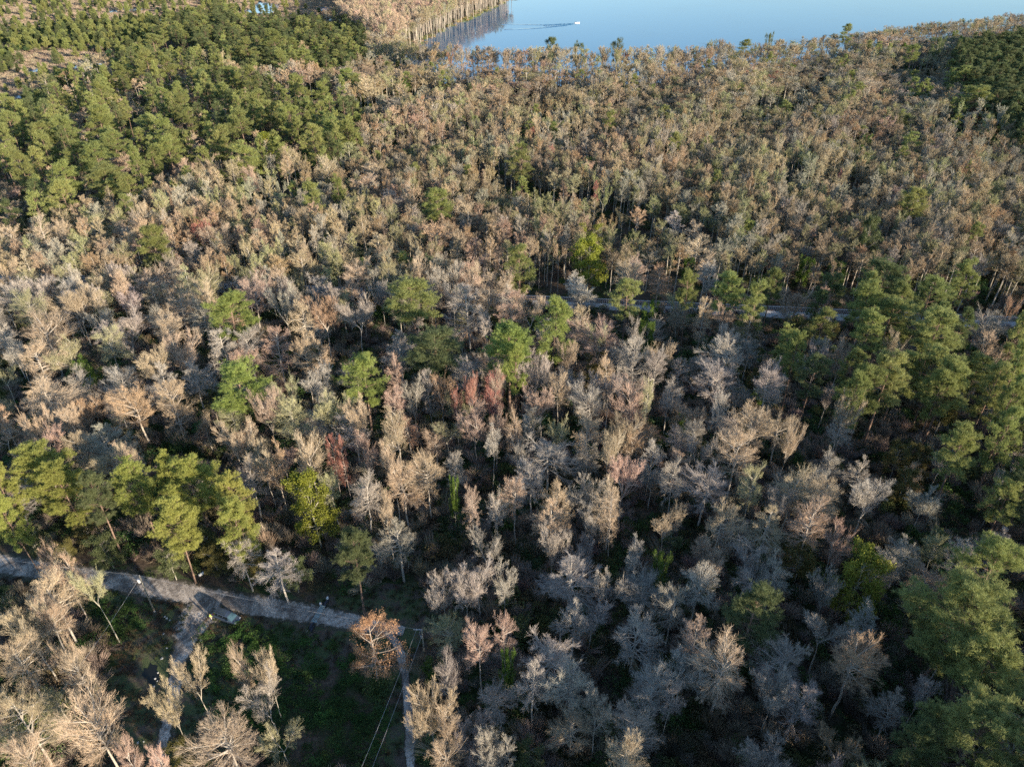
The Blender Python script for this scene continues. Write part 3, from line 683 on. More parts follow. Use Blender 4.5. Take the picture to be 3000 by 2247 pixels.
# fill the forest between them
HP = np.array([(t['x'], t['y']) for t in TREES]); HW = np.array([t['W'] for t in TREES])
def scatter(x0, x1, y0, y1, sp):
    gx, gy = np.meshgrid(np.arange(x0, x1, sp), np.arange(y0, y1, sp))
    P = np.stack([gx.ravel(), gy.ravel()], 1); P += rng.uniform(-0.46, 0.46, P.shape) * sp
    return P
def visible_band(P, zt=20, pad=130):
    px, py = proj(P[:, 0], P[:, 1], zt); d = depth(P[:, 0], P[:, 1], zt)
    return (d > 5) & (px > -pad) & (px < 3000 + pad) & (py < 2247 + pad)
def fill(P, sp, mode):
    vis = visible_band(P)
    bad = inside(P, lake_poly) & (dist_path(P, lake_near) > 5)
    dr_ = (P - RAIL_A) @ rn
    bad |= np.abs(dr_) < np.where(P[:, 0] < 5, 2.0, 5.0)
    bad |= (P[:, 0] > 5) & (dr_ < 0) & (dr_ > -15)
    bad |= inside(P, CLEARING) | (np.minimum(dist_path(P, ROAD_MAIN), dist_path(P, ROAD_SIDE) + 1.5) < 5.5)
    bad |= inside(P, MARSH1) | inside(P, MARSH2) | inside(P, MARSH3)
    keep = vis & ~bad
    P = P[keep]
    young = inside(P, SP_YOUNG); bank = inside(P, BANK)
    pl = inside(P, SP_PINE_L); mp = inside(P, SP_MIDPINE); ptr = inside(P, SP_PINE_TR); pr = inside(P, SP_PINE_R)
    for i, (x, y) in enumerate(P):
        dm = np.hypot(HP[:, 0] - x, HP[:, 1] - y)
        near = (dm < np.minimum(HW * 0.8, 4.5) + sp * 0.22).any()
        u = rng.random()
        if near: continue
        if young[i] or (y > 560 and x < -170 and not bank[i] and not mp[i]): continue
        if pl[i]:
            if u < 0.15: add_tree('farpine', 'N' if rng.random() < .8 else 'D', x, y, rng.uniform(17, 26), rng.uniform(2.6, 4.2))
            elif u < .34: add_tree('far', 'B', x, y, rng.uniform(9, 15), rng.uniform(2.0, 3.0))
        elif mp[i]:
            if u < 0.42: add_tree('farpine', 'D' if rng.random() < .6 else 'N', x, y, rng.uniform(13, 20), rng.uniform(3, 4.4))
        elif ptr[i]:
            add_tree('farpine', 'D', x, y, rng.uniform(17, 23), rng.uniform(3, 4.4))
        elif pr[i]:
            if u < 0.3: add_tree('pine', 'N' if u < .2 else 'D', x, y, rng.uniform(19, 26), rng.uniform(3, 4.4))
            elif u < .7: add_tree('bare', 'G' if u < .5 else 'B', x, y, rng.uniform(9, 15), rng.uniform(2.3, 3.4))
            elif u < .85: add_tree('leafy', 'K', x, y, rng.uniform(6, 11), rng.uniform(2.3, 3.4))
        elif bank[i]:
            if u < .9: add_tree('far', 'P' if u < .3 else ('B' if u < .8 else 'Y'), x, y, rng.uniform(20, 26), rng.uniform(2.3, 3.2))
        elif y < 205:
            cpx, cpy = proj(x, y, 10)
            if x < 5 and y > 188 and u < .9: add_tree('bare', rng.choice(list('BBGGY')), x, y, rng.uniform(15, 19), rng.uniform(2.8, 4)); continue
            if cpx < 1000 and cpy > 1560 and rng.random() < .93: continue
            if inside([[x, y]], GAP)[0] and u < .8: continue
            if u < 0.40:
                look = rng.choice(list('GGGGGBBPYO'))
                add_tree('bare', look, x, y, rng.uniform(9, 16), rng.uniform(2.4, 4.0))
            elif u < .52: add_tree('leafy', rng.choice(list('DDDKL')), x, y, rng.uniform(4.5, 9), rng.uniform(1.8, 2.8))
        else:
            shore = dist_path([[x, y]], lake_near)[0] < 14
            r = x / max(y, 1)
            if x < -0.42 * y and y > 330 and rng.random() < .85: continue
            if shore and rng.random() < .12: continue
            fa = math.sin(x * .055 + 2.1 * math.sin(y * .023)) + math.sin(y * .047 + 1.3 * math.sin(x * .031) + 1) ; fb = math.sin(x * .021 + y * .033 + 2) + math.sin(x * .09 - y * .05)
            if fa > 1.25 and u > .25 and not shore: continue
            look = rng.choice(list('BBBBBGGPYYO' if r < 0.15 else 'BBBBBGGGYYYO'))
            if u > .994: look = 'R'
            if u > .95 and y < 480: continue
            if u < .018 and not shore: add_tree('farpine', 'N', x, y, rng.uniform(15, 20), rng.uniform(3, 4)); continue
            if u < .024 and not shore: add_tree('leafy', 'L', x, y, rng.uniform(10, 16), rng.uniform(2, 3)); continue
            h = rng.uniform(16, 21) * (1 + .07 * fb) if y < 330 else rng.uniform(13.5, 19.5) * (1 + .09 * fb)
            if x > 150 and y > 400: h *= 0.82
            w = rng.uniform(1.9, 2.9) if y < 400 else rng.uniform(2.2, 3.5)
            if shore and -80 < x < 150: h = rng.uniform(20.5, 25.5)
            elif shore: h = rng.uniform(15, 19)
            if 380 < y and rng.random() < .3: w *= 1.45
            add_tree('slim' if y < 320 else 'far', look, x, y, h, w); k_ = .78 + .07 * fb; TREES[-1]['tint'] = tuple(c * k_ * m_ for c, m_ in zip(TREES[-1]['tint'], (1, 1.02 + .03 * fa, .93)))
fill(scatter(-230, 260, 40, 205, 7.0), 7.0, 'near')
fill(scatter(-420, 420, 205, 400, 4.7), 4.7, 'mid')
fill(scatter(-640, 640, 400, 1150, 5.2), 5.2, 'far')
for t in TREES: t['vis'] = True
n_vis = len(TREES)
# young pines of the marsh
YP = []
for x, y in scatter(-620, -60, 330, 1000, 6.0):
    P = np.array([[x, y]])
    if not visible_band(P, 6, 60)[0] or inside(P, SP_PINE_L)[0] or inside(P, SP_MIDPINE)[0] or inside(P, BANK)[0] or inside(P, lake_poly)[0]: continue
    d = (0.85 if y > 560 else 0.5) if inside(P, SP_YOUNG)[0] else 0.35
    if inside(P, MARSH1)[0]: d = 0.22
    if inside(P, MARSH2)[0]: d = 0.12
    if inside(P, MARSH3)[0]: d = 0.10
    if rng.random() > d: continue
    YP.append(1); h = rng.uniform(4, 10)
    add_tree('youngpine', 'N' if rng.random() < .6 else 'D', x, y, h, h * rng.uniform(.24, .34)); TREES[-1]['vis'] = True
# forest outside the frame, unseen; tree heights set to cast the evening shade
n_in = len(TREES)
for x, y in np.concatenate([scatter(-120, 330, -190, 60, 8.0)]):
    P = np.array([[x, y]])
    if visible_band(P, 26, 90)[0] or math.hypot(x, y) < 6: continue
    if dist_path(P, [(8, 60), (20, -200)])[0] < 6: continue
    # unseen trees kept low on this side so sun reaches the left-hand crowns
    q_ = x * .64 + y * .77 + rng.normal(0, 2.5); low = q_ < 24
    k = rng.random()
    if low:
        add_tree('farpine' if k < .5 else 'far', 'D', x, y, rng.uniform(10, 14.5), rng.uniform(2.8, 3.8)); TREES[-1]['vis'] = False
        continue
    if q_ > 112 and rng.random() < .5: continue
    if k < .7: add_tree('farpine', 'D', x, y, rng.uniform(20, 23.5) if q_ < 52 else (rng.uniform(26, 31) if q_ < 108 else rng.uniform(14, 20)), rng.uniform(3.5, 5))
    else: add_tree('far', 'B', x, y, rng.uniform(14, 20), rng.uniform(3, 4))
    TREES[-1]['vis'] = False
for x, y in scatter(60, 420, 40, 330, 8.5):
    P = np.array([[x, y]])
    if visible_band(P)[0] or dist_path(P, RAIL)[0] < 8: continue
    add_tree('farpine' if rng.random() < .4 else 'far', 'D', x, y, rng.uniform(16, 25), rng.uniform(3, 4.5)); 
    if TREES[-1]['proto'] == 'far': TREES[-1]['tint'] = jit(COLS['B'])
    TREES[-1]['vis'] = False

# ------------------------------------------------------------------ which trees are objects of their own
FAMILY = {'bare': 'bare', 'slim': 'bare', 'far': 'bare', 'pine': 'pine', 'bigpine': 'pine', 'farpine': 'pine', 'youngpine': 'young', 'leafy': 'leafy', 'rusty': 'rusty'}
NAME = {'bare': 'bare_tree', 'pine': 'pine_tree', 'young': 'young_pine', 'leafy': 'leafy_tree', 'rusty': 'rusty_tree'}
for t in TREES:
    t['fam'] = FAMILY[t['proto']]
    px, py = proj(t['x'], t['y'], t['H'] * .75); t['px'], t['py'] = px, py
    s = t['W'] * t['H'] * .5 / depth(t['x'], t['y'], t['H'] * .7) ** 2
    if t['hero']: s *= 2.5
    if not t['vis'] or not (-40 < px < 3040 and -10 < py < 2290): s = 0
    t['score'] = s
CAP = {'bare': 300, 'pine': 290, 'young': 280, 'leafy': 200, 'rusty': 5}
things, rest = [], []
for fam in CAP:
    L = sorted([t for t in TREES if t['fam'] == fam], key=lambda t: -t['score'])
    k = sum(1 for t in L[:CAP[fam]] if t['score'] > 0)
    things += L[:k]; rest += L[k:]

# labels: look + stand + place in the row
ORD = 'first second third fourth fifth sixth seventh eighth ninth tenth eleventh twelfth thirteenth fourteenth fifteenth sixteenth seventeenth eighteenth nineteenth twentieth'.split()
def ordinal(i):
    if i < 20: return ORD[i]
    w = ['twenty', 'thirty', 'forty', 'fifty', 'sixty', 'seventy', 'eighty', 'ninety'][(i + 1) // 10 - 2]
    return w + '-' + ORD[(i + 1) % 10 - 1] if (i + 1) % 10 else w[:-1] + 'ieth'
def place(t):
    x, y = t['x'], t['y']
    dr = dist_path([[x, y]], ROAD_MAIN)[0]
    rail_s = ((np.array([x, y]) - RAIL_A) @ rn)
    side = 'left' if t['px'] < 1000 else ('middle' if t['px'] < 2000 else 'right')
    if t['fam'] == 'young': return 'by the ' + ('lower marsh' if t['py'] > 140 else ('upper marsh' if t['py'] > 60 else 'far marsh'))
    if inside([[x, y]], BANK)[0]: return 'on the far bank of the lake'
    if y > 490 and t['px'] > 1150: return 'along the near shore of the lake'
    if rail_s > 0:
        if rail_s < 25: return f'just beyond the railway on the {side}' if side != 'middle' else 'just beyond the railway in the middle'
        band = 'first' if rail_s < 70 else ('second' if rail_s < 130 else 'far')
        return {'first': f'well beyond the railway, {side} part', 'second': f'deep beyond the railway, {side} part', 'far': f'in the farthest woods, {side} part'}[band]
    if x < 0 and dr < 14: return 'beside the dirt road'
    if rail_s > -30: return f'just before the railway, {side} part'
    if y > 135: return f'between road and railway, {side} part'
    if y > 105: return f'in the nearer woods, {side} part'
    return f'near the bottom edge, {side} part'
KW = {'bare': 'bare tree', 'pine': 'pine tree', 'young': 'young pine', 'leafy': 'leafy tree', 'rusty': 'cypress'}
groups = {}
for t in things:
    t['place'] = place(t)
    if t['fam'] in ('pine',): t['adj'] = ('tall ' if t['H'] > 24 else ('short ' if t['H'] < 19 else '')) + {'N': 'green', 'D': 'dark green', 'V': 'yellow-green'}.get(t['look'], 'green')
    elif t['fam'] == 'young': t['adj'] = ('tall ' if t['H'] > 7.6 else ('small ' if t['H'] < 5.5 else 'mid-sized ')) + WORD[t['look']]
    elif t['fam'] == 'bare': t['adj'] = ('tall ' if t['H'] > 19 else ('low ' if t['H'] < 12 else '')) + WORD[t['look']]
    else: t['adj'] = WORD[t['look']]
    groups.setdefault((t['fam'], t['adj'], t['place']), []).append(t)
for (fam, adj, pl), L in groups.items():
    L.sort(key=lambda t: t['px'])
    for i, t in enumerate(L):
        if fam == 'rusty': t['label'] = 'sunlit cypress with rust-brown foliage where the dirt road turns'
        elif len(L) == 1: t['label'] = f'only {adj} {KW[fam]} {pl}'
        elif i == 0: t['label'] = f'leftmost {adj} {KW[fam]} {pl}'
        elif i == len(L) - 1: t['label'] = f'rightmost {adj} {KW[fam]} {pl}'
        else: t['label'] = f'{ordinal(i)} {adj} {KW[fam]} from the left {pl}'
GROUPN = {'bare': 'leafless trees of the swamp forest', 'pine': 'tall pines of the forest', 'young': 'young pines around the marsh', 'leafy': 'evergreen broadleaf trees', 'rusty': 'rust-brown cypress'}
for t in things:
    p = PROTO[t['proto']][t['idx']]
    e = empty(NAME[t['fam']], (t['x'], t['y'], 0), t['rz'])
    tag(e, t['label'], 'tree', GROUPN[t['fam']])
    sz = t['H'] / p['H']; sx = t['W'] / p['W']
    e.scale = (sx, sx, sz)
    e.rotation_euler = (random.gauss(0, 0.02), random.gauss(0, 0.02), t['rz'])
    for part in ('trunk', 'crown'):
        o = bpy.data.objects.new(part, p[part]); COL.objects.link(o); o.parent = e
        o['tint'] = [*t['tint']]

# ------------------------------------------------------------------ stuff: points with instances
def gn_scatter(name, label, protos, rows, cat=None):
    """rows: (x, y, z, rz, sx, sz, proto index, tint)"""
    pc = bpy.data.collections.new(name + '_kinds')
    names = []
    for i, me in enumerate(protos):
        o = bpy.data.objects.new(f'{name}_kind_{i:02d}', me); pc.objects.link(o)
    n = len(rows)
    me = bpy.data.meshes.new(name)
    me.vertices.add(n)
    A = np.array([r[:7] for r in rows], float); TT = np.array([r[7] for r in rows], np.float32)
    me.vertices.foreach_set('co', np.ascontiguousarray(A[:, :3], np.float32).ravel())
    def att(nm, tp, data, key):
        a = me.attributes.new(nm, tp, 'POINT'); a.data.foreach_set(key, np.ascontiguousarray(data).ravel())
    att('rot', 'FLOAT_VECTOR', np.stack([rng.normal(0, .03, n), rng.normal(0, .03, n), A[:, 3]], 1).astype(np.float32), 'vector')
    att('scl', 'FLOAT_VECTOR', np.stack([A[:, 4], A[:, 4], A[:, 5]], 1).astype(np.float32), 'vector')
    att('pick', 'INT', A[:, 6].astype(np.int32), 'value')
    att('tint', 'FLOAT_VECTOR', TT, 'vector')
    me.update()
    o = link(name, me); o['kind'] = 'stuff'; o['label'] = label; o['category'] = cat or name.replace('_', ' ')
    ng = bpy.data.node_groups.new(name + '_scatter', 'GeometryNodeTree')
    ng.interface.new_socket('Geometry', in_out='INPUT', socket_type='NodeSocketGeometry')
    ng.interface.new_socket('Geometry', in_out='OUTPUT', socket_type='NodeSocketGeometry')
    N, Lk = ng.nodes, ng.links
    gi, go = N.new('NodeGroupInput'), N.new('NodeGroupOutput')
    ci = N.new('GeometryNodeCollectionInfo'); ci.inputs['Collection'].default_value = pc
    ci.inputs['Separate Children'].default_value = True; ci.inputs['Reset Children'].default_value = True
    iop = N.new('GeometryNodeInstanceOnPoints'); iop.inputs['Pick Instance'].default_value = True
    def na(nm, tp):
        a = N.new('GeometryNodeInputNamedAttribute'); a.data_type = tp; a.inputs['Name'].default_value = nm
        return a.outputs['Attribute']
    Lk.new(gi.outputs[0], iop.inputs['Points']); Lk.new(ci.outputs[0], iop.inputs['Instance'])
    Lk.new(na('pick', 'INT'), iop.inputs['Instance Index']); Lk.new(na('rot', 'FLOAT_VECTOR'), iop.inputs['Rotation']); Lk.new(na('scl', 'FLOAT_VECTOR'), iop.inputs['Scale'])
    Lk.new(iop.outputs[0], go.inputs[0])
    md = o.modifiers.new('scatter', 'NODES'); md.node_group = ng
    return o
def tree_rows(kinds, sel):
    protos, base = [], {}
    for k in kinds:
        base[k] = len(protos)
        for i, p in enumerate(PROTO[k]): protos.append(combined(p, f'{k}_whole'))
    rows = []
    for t in sel:
        p = PROTO[t['proto']][t['idx']]
        rows.append((t['x'], t['y'], 0, t['rz'], t['W'] / p['W'], t['H'] / p['H'], base[t['proto']] + t['idx'], t['tint']))
    return protos, rows
for fam, nm, lab, kinds in (('bare', 'bare_forest', 'dense leafless swamp forest filling the ground from the dirt road to the lake', ['bare', 'slim', 'far']),
                            ('pine', 'pine_forest', 'mass of distant pines among the bare woods', ['pine', 'bigpine', 'farpine']),
                            ('young', 'young_pine_forest', 'small far-off pines dotted over the marsh', ['youngpine']),
                            ('leafy', 'evergreen_forest', 'scattered evergreen trees inside the bare woods', ['leafy'])):
    sel = [t for t in rest if t['fam'] == fam]
    if sel:
        pr_, rw = tree_rows(kinds, sel); gn_scatter(nm, lab, pr_, rw, 'forest')

# undergrowth
bushes = [mesh_np('bush', *bush(500 + i, W=1.6 + .3 * i, H=2.0 + .4 * i, n=700 + 150 * i), [M_LEAF]) for i in range(4)]
bares = [mesh_np('bare_bush', *bush(520 + i, W=1.7 + .3 * i, H=2.8 + .7 * i, n=520, bare=True), [M_TWIG]) for i in range(3)]
rows = []
P = np.concatenate([scatter(-210, 230, 42, 215, 2.3), scatter(-640, 640, 215, 640, 4.4)])
P = P[visible_band(P, 2, 60)]
ok = (dist_path(P, RAIL) > np.where(P[:, 0] < 5, 2.3, 5.5)) & (np.minimum(dist_path(P, ROAD_MAIN), dist_path(P, ROAD_SIDE) + 1.5) > 5.0) & (dist_path(P, ROAD_SPUR) > 3.0) & ~inside(P, lake_poly) & ~inside(P, MARSH1) & ~inside(P, MARSH2) & ~inside(P, MARSH3)
clr = inside(P, CLEARING)
pond = gp(445, 1975)
THICK = gpoly([(560, 1890), (700, 1830), (960, 1850), (990, 1900), (1100, 1960), (1130, 2100), (1100, 2260), (700, 2260), (620, 2080), (560, 1990)])
THICK2 = gpoly([(270, 1740), (420, 1760), (430, 1830), (350, 1880), (270, 1860)])
th = inside(P, THICK) | inside(P, THICK2)
GRN = [(0.08, 0.135, 0.045), (0.065, 0.115, 0.05), (0.12, 0.14, 0.06), (0.15, 0.13, 0.085)]
for i, (x, y) in enumerate(P):
    if not ok[i] or math.hypot(x - pond[0], y - pond[1]) < 3.5: continue
    u = rng.random()
    if clr[i] and not th[i]: continue
    if th[i]:
        if u < .92: rows.append((x, y, 0, rng.random() * 6.28, rng.uniform(.5, .9), rng.uniform(.35, .6), int(rng.integers(0, 4)), jit((0.055, 0.115, 0.032), a=.25)))
        continue
    big = rng.uniform(.6, 1.2) if y < 215 else rng.uniform(.8, 1.4)
    if y > 215 and u > .6: continue
    if u < .40: rows.append((x, y, 0, rng.random() * 6.28, big, big * rng.uniform(.8, 1.5), int(rng.integers(0, 4)), jit(GRN[int(rng.integers(0, 4))], a=.25)))
    elif u < .92: rows.append((x, y, 0, rng.random() * 6.28, big * 1.15, big * rng.uniform(.9, 1.8), 4 + int(rng.integers(0, 3)), jit((0.30, 0.245, 0.19), a=.22)))
gn_scatter('undergrowth', 'dark green and grey brushwood covering the forest floor', bushes + bares, rows, 'undergrowth')

# short grass tufts and leaf heaps of the clearing
tf = [mesh_np('grass_tuft', *bush(560 + i, W=0.9, H=0.35, n=160, leaf=0.07), [M_LEAF]) for i in range(3)]
rows = []
P = scatter(-110, 10, 50, 140, 0.95); P = P[inside(P, CLEARING)]
okk = (np.minimum(dist_path(P, ROAD_MAIN), dist_path(P, ROAD_SIDE) + 1.5) > 2.6) & (dist_path(P, ROAD_SPUR) > 1.4)
for x, y in P[okk]:
    if math.hypot(x - pond[0], y - pond[1]) < 3.2: continue
    n_ = math.sin(x * .31 + 1.7 * math.sin(y * .17)) + math.sin(y * .43 + x * .11) * .6
    brown = n_ + rng.normal(0, .35) < (0.5 if x < -38 else -0.3)
    if rng.random() < .55: rows.append((x, y, 0, rng.random() * 6.28, rng.uniform(.4, 1.1), rng.uniform(.3, 1.2), int(rng.integers(0, 3)), jit((0.085, 0.06, 0.045) if brown else (0.05, 0.075, 0.022), a=.2)))
gn_scatter('short_grass', 'short green grass and fallen brown leaves of the clearing', tf, rows, 'grass')

# tan grass of the marsh
def grass_clump(seed, n=90, W=1.6, H=1.2):
    g = np.random.default_rng(seed)
    p = np.stack([g.normal(0, W * .5, n), g.normal(0, W * .5, n), np.zeros(n)], 1)
    e = p + np.stack([g.normal(0, .25, n), g.normal(0, .25, n), H * (.5 + g.random(n))], 1)
    return ribbons(p, e, np.full(n, .07), g)
gc = [mesh_np('grass_clump', *grass_clump(540 + i), [M_TWIG]) for i in range(3)]
rows = []
P = scatter(-560, -40, 380, 960, 3.4); P = P[visible_band(P, 1, 40)]
inm = inside(P, MARSH1) | inside(P, MARSH2) | inside(P, MARSH3) | (inside(P, SP_YOUNG) & (rng.random(len(P)) < .45))
for x, y in P[inm]:
    rows.append((x, y, 0.02, rng.random() * 6.28, rng.uniform(.8, 1.6), rng.uniform(.5, 1.2), int(rng.integers(0, 3)), jit((0.31, 0.25, 0.18), a=.2)))
# reeds at the water's edge of the far bank
for x, y in scatter(-260, 40, 560, 960, 2.4):
    if dist_path([[x, y]], lake_near[:8])[0] < rng.uniform(0, 9) * (0.6 + 0.5 * math.sin(x * .13) + 0.4 * math.sin(y * .21)): rows.append((x, y, 0.02, rng.random() * 6.28, rng.uniform(.6, 1.3), rng.uniform(.3, .9), int(rng.integers(0, 3)), jit((0.17, 0.19, 0.075) if rng.random() < .6 else (0.3, 0.22, 0.13), a=.2)))
RP = np.array([[r[0], r[1]] for r in rows]); drop = np.zeros(len(RP), bool)
for pp in POOLS:
    c_ = np.mean(np.array(pp), 0); drop |= inside(RP, pp) | (np.hypot(RP[:, 0] - c_[0], (RP[:, 1] - c_[1]) * .5) < 5)
rows = [r for r, d_ in zip(rows, drop) if not d_]
gn_scatter('marsh_grass', 'tan and green grass covering marsh and shore', gc, rows, 'grass')

# ------------------------------------------------------------------ small things
def mesh_of(V, Fc, name, mats):
    me = bpy.data.meshes.new(name); me.from_pydata([tuple(v) for v in V], [], [tuple(f) for f in Fc]); me.update()
    for q in (mats if isinstance(mats, (list, tuple)) else [mats]): me.materials.append(q)
    return me
class MB:
    def __init__(self): self.V, self.F = [], []
    def add(self, V, Fc):
        o = len(self.V); self.V += [tuple(v) for v in V]; self.F += [tuple(i + o for i in f) for f in Fc]; return self
    def box(self, c, s, rz=0.0, taper=1.0):
        x, y, z = s[0] / 2, s[1] / 2, s[2] / 2; ca, sa = math.cos(rz), math.sin(rz); V = []
        for dz in (-1, 1):
            k = taper if dz > 0 else 1
            for a, b_ in ((-1, -1), (1, -1), (1, 1), (-1, 1)):
                u, v = a * x * k, b_ * y * k; V.append((c[0] + u * ca - v * sa, c[1] + u * sa + v * ca, c[2] + dz * z))
        return self.add(V, ((0, 3, 2, 1), (4, 5, 6, 7), (0, 1, 5, 4), (1, 2, 6, 5), (2, 3, 7, 6), (3, 0, 4, 7)))
    def tube(self, pts, r0, r1=None, n=8, cap=True):
        P = np.array(pts, float); r1 = r0 if r1 is None else r1
        V, Q = tubes(P[None], np.array([r0]), np.array([r1]), n)
        Fc = [tuple(q) for q in Q]
        if cap: Fc += [tuple(range(n))[::-1], tuple(len(V) - n + i for i in range(n))]
        return self.add(V, Fc)
    def loft(self, rings):
        n = len(rings[0]); V = [v for r_ in rings for v in r_]; Fc = []
        for i in range(len(rings) - 1):
            for j in range(n):
                Fc.append((i * n + j, i * n + (j + 1) % n, (i + 1) * n + (j + 1) % n, (i + 1) * n + j))
        Fc += [tuple(range(n))[::-1], tuple((len(rings) - 1) * n + j for j in range(n))]
        return self.add(V, Fc)
    def build(self, name, mat, parent=None, bevel=0.0, smooth=False):
        me = mesh_of(self.V, self.F, name, mat)
        import bmesh
        bm = bmesh.new(); bm.from_mesh(me); bmesh.ops.recalc_face_normals(bm, faces=bm.faces)
        if bevel: bmesh.ops.bevel(bm, geom=list(bm.edges), offset=bevel, segments=2, affect='EDGES', clamp_overlap=True)
        bm.to_mesh(me); bm.free()
        if smooth:
            for p_ in me.polygons: p_.use_smooth = True
        return link(name, me, parent)
def height_at(x, y, py):
    lo, hi = 0.0, 60.0
    for _ in range(50):
        mid = (lo + hi) / 2
        if proj(x, y, mid)[1] > py: lo = mid
        else: hi = mid
    return lo
M_CARP = plain('dark_grey_blue_paint', (0.08, 0.11, 0.16), 0.25, 0.5, 0.05); M_GLASS = plain('tinted_glass', (0.01, 0.015, 0.02), 0.06, 0.0, 0.0)
M_WGL = plain('windscreen_glass', (0.05, 0.10, 0.13), 0.04, 0.0, 0.0)
M_TYRE = plain('tyre_rubber', (0.02, 0.02, 0.02), 0.85); M_RIM = plain('alloy_rim', (0.4, 0.4, 0.42), 0.3, 0.9, 0.05)
M_LAMP = plain('lamp_glass', (0.6, 0.62, 0.65), 0.1, 0.0, 0.05); M_TAIL = plain('tail_lamp', (0.35, 0.02, 0.02), 0.2)
M_BLACK = plain('black_trim', (0.015, 0.015, 0.017), 0.5); M_WHITE = plain('white_paint', (0.78, 0.78, 0.76), 0.4, 0, 0.05)
M_WOOD = plain('weathered_pole_wood', (0.27, 0.25, 0.20), 0.85, 0, 0.3, 1.5); M_STEEL = plain('galvanised_steel', (0.45, 0.48, 0.5), 0.45, 0.6, 0.1)
M_CABLE = plain('aluminium_cable', (0.42, 0.42, 0.42), 0.5, 0.4, 0.05)

# minivan (x forwards)
a0, a1 = gp(634, 1793, 0.9), gp(697, 1817, 0.9)
mid = (a0 + a1) / 2
van = empty('minivan', (mid[0], mid[1], 0.09), math.atan2(a1[1] - a0[1], a1[0] - a0[0]))
tag(van, 'dark grey-blue minivan parked on the sandy patch beside the dirt road', 'minivan')
def sect(x, w0, w1, z0, z1, zr=None, n=14):
    """closed ring: rocker z0 to shoulder z1"""
    pts = [(-w0 * .92, z0), (-w0, z0 + .18), (-w0, (z0 + z1) / 2), (-w1, z1 - .06), (-w1 * .9, z1), (0, z1 + .02), (w1 * .9, z1), (w1, z1 - .06), (w0, (z0 + z1) / 2), (w0, z0 + .18), (w0 * .92, z0), (0, z0)]
    return [(x, y_, z_) for y_, z_ in pts]
body = MB().loft([sect(-2.55, .80, .78, .45, 1.00), sect(-2.45, .93, .90, .30, 1.06), sect(-1.5, .98, .95, .24, 1.06), sect(0, .99, .96, .24, 1.05), sect(1.05, .98, .94, .24, 1.02),
                  sect(1.6, .97, .90, .25, .97), sect(2.2, .93, .82, .28, .82), sect(2.48, .80, .68, .36, .68), sect(2.56, .62, .5, .42, .58)]).build('body', M_CARP, van, smooth=False)
roof = MB().loft([[(-2.40, -.68, 1.66), (-2.40, .68, 1.66), (-2.36, .60, 1.74), (-2.36, -.60, 1.74)], [(-1.2, -.74, 1.70), (-1.2, .74, 1.70), (-1.2, .64, 1.80), (-1.2, -.64, 1.80)],
                  [(.1, -.74, 1.68), (.1, .74, 1.68), (.1, .64, 1.79), (.1, -.64, 1.79)], [(.72, -.68, 1.60), (.72, .68, 1.60), (.68, .6, 1.70), (.68, -.6, 1.70)]]).build('roof', M_CARP, van)
rr_ = MB()
for s_ in (-1, 1): rr_.tube([(-2.1, s_ * .62, 1.83), (-.9, s_ * .64, 1.87), (.3, s_ * .62, 1.83)], .025, n=6)
rr_.build('roof_rail', M_BLACK, roof)
gh = MB().loft([[(-2.47, -.86, 1.06), (-2.47, .86, 1.06), (-2.38, .66, 1.66), (-2.38, -.66, 1.66)], [(.95, -.88, 1.04), (.95, .88, 1.04), (.70, .68, 1.62), (.70, -.68, 1.62)]]).build('side_glass', M_GLASS, van)
MB().add([(1.72, -.80, .985), (1.72, .80, .985), (.76, .66, 1.64), (.76, -.66, 1.64), (.97, -.86, 1.0), (.97, .86, 1.0)], [(0, 1, 2, 3), (0, 3, 4), (1, 5, 2), (0, 4, 5, 1), (3, 2, 5, 4)]).build('windscreen', M_WGL, van)
pil = MB()
for s_ in (-1, 1):
    for x_ in (-1.35, -.25): pil.box((x_, s_ * .79, 1.35), (.10, .06, .62))
    pil.tube([(1.70, s_ * .82, 1.0), (.76, s_ * .67, 1.65)], .04, n=6)
pil.build('pillars', M_CARP, van)
for s_ in (-1, 1):
    MB().box((2.36, s_ * .66, .70), (.22, .30, .14)).build('headlight', M_LAMP, van, .02)
    MB().box((-2.52, s_ * .74, 1.02), (.08, .16, .42)).build('tail_light', M_TAIL, van, .015)
    MB().box((.98, s_ * 1.06, 1.10), (.14, .20, .15)).build('mirror', M_CARP, van, .03)
MB().box((2.50, 0, .44), (.12, 1.3, .16)).build('bumper', M_BLACK, van, .03)
for x_ in (-1.55, 1.62):
    for s_ in (-1, 1):
        w_ = MB().tube([(x_, s_ * .86, .33), (x_, s_ * 1.0, .33)], .33, n=20).build('wheel', M_TYRE, van, .02)
        MB().tube([(x_, s_ * .99, .33), (x_, s_ * 1.015, .33)], .20, n=12).build('rim', M_RIM, w_)

